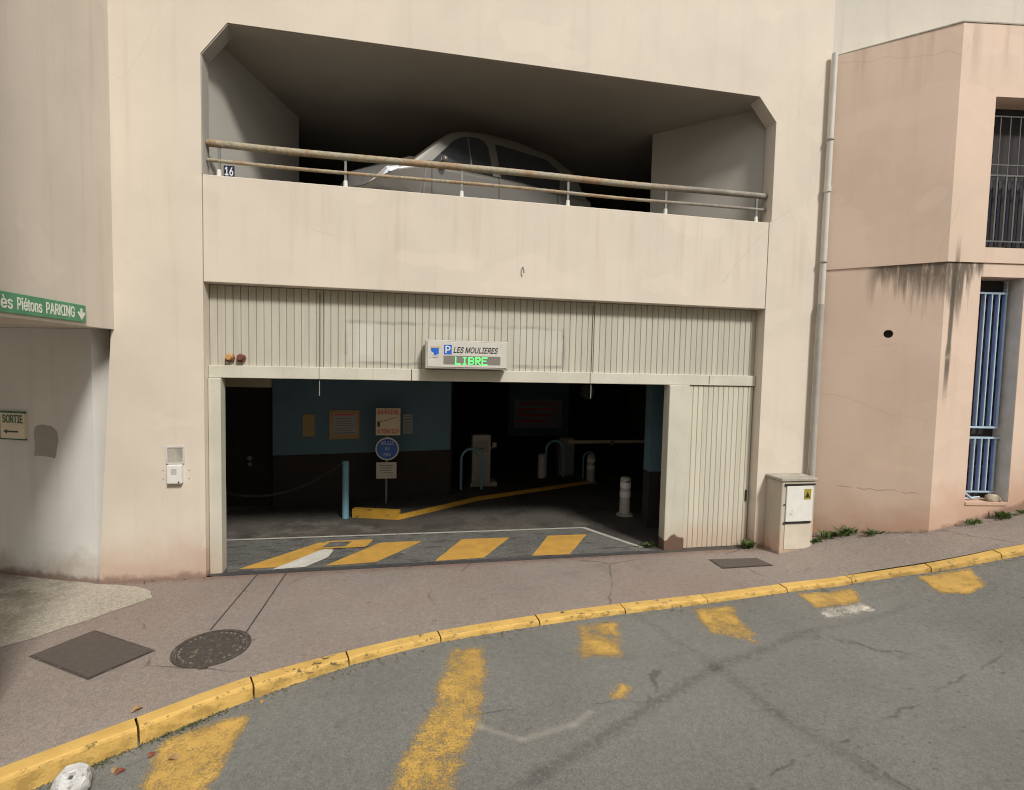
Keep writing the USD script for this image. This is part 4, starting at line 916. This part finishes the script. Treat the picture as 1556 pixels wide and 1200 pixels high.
single('blue_bollard', cat_([cyl((-.934, 8.29, 0), (-.934, 8.29, .885), .052, 18), cyl((-.934, 8.29, .885), (-.934, 8.29, .90), .052, 18, .04)]), M['blue_steel'], 'pale blue steel bollard at the left end of the island', 'bollard', smooth=40)
links = []
ts = np.linspace(0, 1, 64)
cx = -.985+(-2.12)*ts; cz = .86-.22*ts-4*.36*ts*(1-ts)
for i in range(63):
    c = np.array([(cx[i]+cx[i+1])/2, 8.29, (cz[i]+cz[i+1])/2]); d = np.array([cx[i+1]-cx[i], 0, cz[i+1]-cz[i]])
    L = np.linalg.norm(d); d /= L; t_ = trimesh.creation.torus(.016, .004, 10, 5); t_.vertices[:, 0] *= 1.5
    ez = np.array([0, 1, 0]) if i % 2 else np.cross(d, [0, 1, 0]); links.append(frame(t_, c, d, np.cross(ez, d), ez))
single('chain', cat_(links), M['chain'], 'dark steel chain sagging from the blue bollard to the left wall', 'chain')

sp = thing('sign_post', 'post on the island carrying a barrier warning sign, a blue disc and a white plate', 'sign post', (-.34, 8.87, .13))
part(sp, 'pole', cyl((-.345, 8.88, .05), (-.345, 8.88, 1.60), .018, 12), M['grey_steel'])
YP = 8.85
def flat(x0, x1, z0, z1, d=0.): return box(x0, x1, YP-.004-d, YP-d, z0, z1)
b1_ = part(sp, 'barrier_sign', box(-.520, -.125, YP, YP+.01, 1.215, 1.665), M['sign_cream'], 'cream sign with red words and a barrier drawing')
part(b1_, 'word', text('BARRIERE', .075, (-.322, YP-.0002, 1.565), (1, 0, 0), centre=True, width=.34, bold=True), M['sign_red'])
part(b1_, 'word', text('AUTOMATIQUE', .075, (-.322, YP-.0002, 1.245), (1, 0, 0), centre=True, width=.35, bold=True), M['sign_red'])
part(b1_, 'barrier_drawing', cat_([flat(-.497, -.455, 1.355, 1.445)]+[xz([(-.45+k*.055, 1.435+k*.0155), (-.41+k*.055, 1.446+k*.0155), (-.41+k*.055, 1.456+k*.0155), (-.45+k*.055, 1.445+k*.0155)], YP-.004, YP) for k in range(5)]), M['lettering_black'])
disc_ = part(sp, 'round_sign', cyl((-.333, YP, .985), (-.333, YP+.01, .985), .192, 40), M['lettering_white'], 'round blue sign with white words')
dsk = part(disc_, 'blue_disc', cyl((-.333, YP-.003, .985), (-.333, YP+.002, .985), .170, 40), M['sign_blue'])
for s, z_, w_ in (('ROULEZ', 1.055, .20), ('AU', .965, .07), ('PAS', .865, .11)): part(disc_, 'word', text(s, .055, (-.333, YP-.0035, z_), (1, 0, 0), centre=True, width=w_), M['lettering_white'])
b3_ = part(sp, 'white_plate', box(-.510, -.180, YP, YP+.01, .487, .760), M['sign_white'])
part(b3_, 'small_print', cat_([flat(-.455+.02*(k % 2), -.235-.015*(k % 3), .70-k*.042, .715-k*.042) for k in range(4)]+[flat(-.49, -.20, .525, .532)]), M['grey_steel'])

# notices on the blue wall
def onwall(x0, x1, z0, z1, d):
    s0, s1 = (x0-B0[0])/e[0], (x1-B0[0])/e[0]; return bw(s0, s1, z0, z1, -d, -.001)
single('wall_notice', onwall(-1.70, -1.52, 1.175, 1.540, .02), M['notice_tan'], 'narrow tan board on the blue garage wall', 'notice')
nb = thing('notice_board', 'tan framed notice board with a grey sheet on the blue garage wall', 'notice board', (-1.05, 9.1, 1.1))
part(nb, 'frame', onwall(-1.295, -.812, 1.115, 1.605, .02), M['notice_tan']); pp_ = part(nb, 'sheet', onwall(-1.235, -.865, 1.20, 1.560, .024), M['notice_grey'])
part(pp_, 'heading', onwall(-1.215, -.885, 1.515, 1.550, .026), M['sign_red']); part(pp_, 'lines', cat_([onwall(-1.20, -.885-.03*(k % 3), 1.46-k*.04, 1.465-k*.04, .026) for k in range(6)]+[onwall(-1.22, -.88, 1.215, 1.225, .026)]), M['lettering_black'])
n3 = thing('wall_notice', 'small grey paper notice right of the barrier sign on the blue wall', 'notice', (0, 9.2, 1.2))
part(n3, 'sheet', onwall(-.085, .075, 1.18, 1.53, .015), M['notice_grey']); part(n3, 'lines', cat_([onwall(-.065, .055, 1.48-k*.05, 1.487-k*.05, .017) for k in range(6)]), M['lettering_black'])

# hoops, bollards, ticket machine, barrier
def hoop(loc, w, h, label, r=.026):
    x, y, z = loc; a = np.linspace(0, math.pi, 15); R_ = w/2
    pts = [(x-R_, y, z)]+[(x-R_, y, z+(h-R_)*k) for k in (.33, .66)]+[(x-R_*math.cos(t), y, z+h-R_+R_*math.sin(t)) for t in a]+[(x+R_, y, z+(h-R_)*k) for k in (.66, .33, 0)]
    t = thing('protection_hoop', label, 'hoop', loc, 'steel hoops along the garage island')
    part(t, 'tube', tube(pts, r), M['blue_steel'], smooth=50)
    for s in (-1, 1): part(t, 'foot_plate', cyl((x+s*R_, y, z), (x+s*R_, y, z+.012), .05, 14), M['grey_steel'])
    return t
h1_ = hoop((1.188, 9.70, 0), .39, .835, 'pale blue steel hoop in front of the ticket machine, nearest the entrance')
dup(h1_, (3.088, 10.62, .0), 'steel hoop further back beside the white bollard on the island')
hoop((3.78, 10.42, 0), .24, .62, 'low steel hoop at the far end of the island before the barrier', .018)
tm = thing('ticket_machine', 'grey upright ticket machine on the island', 'ticket machine', (1.41, 9.98, .1))
part(tm, 'cabinet', hullbox(1.228, 1.590, 9.93, 10.2, .10, 1.065, .012), M['cabinet']); part(tm, 'panel', hullbox(1.29, 1.53, 9.922, 9.931, .72, .95, .004), M['grey_steel']); part(tm, 'slot', box(1.36, 1.46, 9.918, 9.924, .80, .815), M['lettering_black'])
part(tm, 'plinth', box(1.2, 1.72, 9.9, 10.25, .05, .135), M['concrete']); part(tm, 'camera_arm', cat_([cyl((1.60, 9.98, .80), (1.66, 9.95, .84), .015, 8), hullbox(1.62, 1.70, 9.92, 9.97, .82, .92, .006)]), M['cabinet'])
def bollard(loc, h, label, banded=True):
    x, y, z = loc; t = thing('white_bollard', label, 'bollard', loc, 'white bollards in the garage')
    part(t, 'post', cyl((x, y, z), (x, y, z+h-.03), .088, 20, .082), M['bollard_white'], smooth=40); part(t, 'cap', cyl((x, y, z+h-.03), (x, y, z+h), .092, 20, .06), M['bollard_white'], smooth=40)
    if banded:
        for k in (.56, .80): part(t, 'reflective_band', cyl((x, y, z+h*k-.045), (x, y, z+h*k+.045), .090, 20), M['reflective'], smooth=40)
        part(t, 'slot', box(x-.03, x+.03, y-.092, y-.08, z+h*.885, z+h*.905), M['lettering_black'])
    part(t, 'base', cyl((x, y, z), (x, y, z+.03), .14, 20, .12), M['concrete'])
bollard((3.525, 7.93, 0), .63, 'white flexible bollard with reflective bands beside the right door post')
bollard((2.80, 10.60, 0), .56, 'plain white bollard deep in the garage left of the second hoop', False)
bollard((3.78, 10.28, 0), .60, 'banded bollard at the far tip of the island by the barrier arm')
ba = thing('barrier', 'lowered barrier arm across the lane deep in the garage', 'barrier', (3.6, 11, 0))
part(ba, 'housing', hullbox(3.28, 3.62, 10.9, 11.2, 0, .86, .015), M['grey_steel']); part(ba, 'arm', hullbox(3.45, 5.30, 10.84, 10.88, .74, .81, .006), M['lintel']); part(ba, 'clamp', hullbox(4.42, 4.50, 10.82, 10.83, .69, .80, .004), M['grey_steel'])
bs = thing('back_sign', 'dim red lettered sign board on the back wall of the garage', 'sign', (3.6, 13.88, .7))
part(bs, 'board', box(2.85, 4.20, 13.86, 13.89, .72, 1.50), M['notice_grey']); part(bs, 'text_lines', cat_([box(2.95, 4.1-.1*k, 13.855, 13.86, 1.36-k*.16, 1.42-k*.16) for k in range(4)]), M['sign_red'])
single('round_mirror', cat_([cyl((4.92, 13.9, 1.73), (4.92, 13.84, 1.73), .20, 28)]), M['notice_grey'], 'dim round disc high on the back wall of the garage', 'mirror')

# ------------------------------------------------------------------ litter, leaves, weeds
bag = trimesh.creation.icosphere(3, 1.0); v = bag.vertices.copy(); un = v.copy()
hd = np.array([.25, -.60, .76]); hd /= np.linalg.norm(hd)
cre = np.zeros(len(v))
for k in range(60):                                           # flattened dents, each leaving a crease round it
    n_ = rng.normal(size=3); n_ /= np.linalg.norm(n_); h_ = rng.uniform(.84, .96)
    t_ = un@n_; over = (v@n_) > h_
    v[over] -= np.outer((v[over]@n_-h_)*rng.uniform(.9, 1.5), n_)
v *= (1+.05*(meshkit.fbm(un*2.2+4, 3, 2)-.5))[:, None]; v[:, 2] *= 1.05; v[:, 1] *= .95
ang = np.arccos(np.clip(un@hd, -1, 1)); v *= (1-.30*np.exp(-(ang/.17)**6))[:, None]
bag.vertices = v*.100
lt = thing('plastic_litter', 'crumpled white plastic lump with a dark hole lying in the gutter at lower left', 'litter', (-1.875, 3.295, -.125))
bag.apply_translation((-1.875, 3.295, -.125+.092)); part(lt, 'crumpled_shell', bag, M['plastic_bag'], smooth=18)
hp = np.array([-1.875, 3.295, -.033])+hd*.066
part(lt, 'hole', cyl(hp, hp+hd*.012, .018, 14), M['lettering_black'])
part(lt, 'loose_strip', tube([(-1.90, 3.33, -.07), (-1.94, 3.31, -.05), (-1.97, 3.33, -.045)], .005, 6), M['plastic_bag'])
def leaf(x, y, z, s, m, label, seed):
    r = random.Random(seed); a = r.uniform(0, 6.28); V = []; n_ = 8
    for i in range(n_+1):
        t = i/n_; w_ = math.sin(math.pi*t)**.7*.34; zz = .16*math.sin(math.pi*t)
        for k in (-1, 0, 1): V.append((t-.5, k*w_, zz+.12*abs(k)*math.sin(math.pi*t)+.05*r.random()))
    F = []
    for i in range(n_):
        for k in range(2):
            p = i*3+k; F += [[p, p+3, p+4], [p, p+4, p+1]]
    V = np.array(V)*s; R2 = np.array([[math.cos(a), -math.sin(a), 0], [math.sin(a), math.cos(a), 0], [0, 0, 1]]); V = V@R2.T+np.array([x, y, z+.006])
    single('fallen_leaf', trimesh.Trimesh(V, F, process=False), m, label, 'leaf', 'fallen leaves by the kerb', smooth=True)
leaf(-1.80, 3.86, 0, .075, M['leaf_dry'], 'pale dry leaf lying on the pavement at the kerb joint', 1)
leaf(-1.43, 3.50, -.12, .075, M['leaf_dry'], 'curled tan leaf in the gutter beside the broad yellow mark', 2)
leaf(-1.58, 3.56, -.12, .055, M['leaf_red'], 'red leaf in the gutter near the white litter', 3)
leaf(-1.74, 3.46, -.12, .050, M['leaf_dry'], 'pale leaf scrap right behind the white litter', 4)
leaf(-1.70, 3.44, -.12, .055, M['leaf_red'], 'orange red leaf touching the white litter', 5)
leaf(-.86, 3.58, -.11, .045, M['leaf_dry'], 'small straw coloured leaf alone on the road', 6)
leaf(-1.03, 3.98, -.105, .05, M['leaf_dry'], 'leaf scrap below the second kerb joint', 8)
def tuft(x, y, z, h, nb, spread, m, label, cat='weed', name='weed', group='weeds at the foot of the wall', seed=0, flat_=.5):
    r = random.Random(seed); V, F = [], []
    for i in range(nb):
        a = r.uniform(0, 6.28); L = h*r.uniform(.4, 1); b = np.array([x+r.gauss(0, spread*.5), y+r.gauss(0, spread*.2), z]); lean = r.uniform(.15, 1.1)*flat_*2
        d = np.array([math.cos(a)*lean, math.sin(a)*lean, 1.0]); d /= np.linalg.norm(d); side = np.array([-math.sin(a), math.cos(a), 0]); w_ = L*r.uniform(.10, .22)
        k0 = len(V); mid = b+d*L*.55; tip = b+d*L+np.array([math.cos(a), math.sin(a), -.5])*L*.25
        V += [b-side*w_*.3, b+side*w_*.3, mid-side*w_, mid+side*w_, tip]; F += [[k0, k0+1, k0+3], [k0, k0+3, k0+2], [k0+2, k0+3, k0+4]]
    single(name, trimesh.Trimesh(V, F, process=False), m, label, cat, group)
W_ = [(5.40, 5.92, .13, .13, 110, 'low weed clump nearest the meter cabinet'), (5.58, 5.93-.02, .20, .15, 90, 'bushy green weed second from the meter cabinet'), (5.76, 5.81, .25, .20, 100, 'taller pointed weed under the vent hole'),
      (5.97, 5.62, .32, .13, 80, 'small flat weed tuft before the pink corner'), (6.93, 5.13, .57, .13, 60, 'weed with a dry flower under the blue barred doorway'), (7.28, 5.06, .655, .16, 90, 'spreading weed tuft right of the doorway sill'), (7.55, 5.02, .71, .10, 70, 'weed tuft at the right edge of the photo')]
for i, (x, y, z, h, nb, lab) in enumerate(W_): tuft(x, y, z, h*.85, nb//2, .12, M['weed'], lab, seed=40+i)
tuft(4.56, 6.20, .0, .16, 60, .07, M['weed'], 'dark green weed at the foot of the ribbed side panel', seed=60)
tuft(3.22, 6.45, .0, .10, 50, .16, M['weed'], 'low weed behind the rusted foot of the right door post', seed=61)
V, F = [], []
r = random.Random(99)
for i in range(420):                                         # moss and dirt growing in the gutter
    x = r.choice([r.uniform(-1.66, -1.25), r.gauss(-1.95, .08), r.gauss(-1.5,.1), r.uniform(-2.4, -.9)]); p, nn_ = kerb_frame(x); q = p-nn_*(abs(r.gauss(0, .03))+.012); z = rz(x); a = r.uniform(0, 6.28); L = r.uniform(.008, .022)
    k0 = len(V); dd2 = np.array([math.cos(a), math.sin(a)])*L
    V += [(q[0]-dd2[1]*.4, q[1]+dd2[0]*.4, z+.001), (q[0]+dd2[1]*.4, q[1]-dd2[0]*.4, z+.001), (q[0]+dd2[0], q[1]+dd2[1], z+L*r.uniform(.4, 1.2))]; F.append([k0, k0+1, k0+2])
single('gutter_moss', trimesh.Trimesh(V, F, process=False), M['moss'], 'moss and small growth in the gutter at the foot of the kerb', 'moss', kind='stuff')
V, F = [], []
r = random.Random(5)
for i in range(900):                                          # dust, grit and leaf crumbs swept against kerb and walls
    k = r.random(); L = r.uniform(.004, .013); a = r.uniform(0, 6.28)
    if k < .6:
        x = r.uniform(-2.3, 8); p, nn_ = kerb_frame(x); q = p-nn_*(abs(r.gauss(0, .06))+.012); z = rz(q[0])+.002
    elif k < .8: q = (r.uniform(-3.1, 4.7), 6.17-abs(r.gauss(0, .04))); z = gz(q[0])+.003
    else:
        t = r.uniform(0, 1); q = Pl+(Pc-Pl)*t-np.array([.7, .7])*(abs(r.gauss(0, .03))+.01); z = gz(q[0])+.003
    k0 = len(V)
    for j in range(3): V.append((q[0]+L*math.cos(a+j*2.1+r.uniform(-.4, .4)), q[1]+L*math.sin(a+j*2.1+r.uniform(-.4, .4)), z+r.uniform(.001, .007)))
    F.append([k0, k0+1, k0+2])
single('street_grit', trimesh.Trimesh(V, F, process=False), M['weed_dry'], 'dust and leaf crumbs swept against the kerb and wall foot', 'grit', kind='stuff')
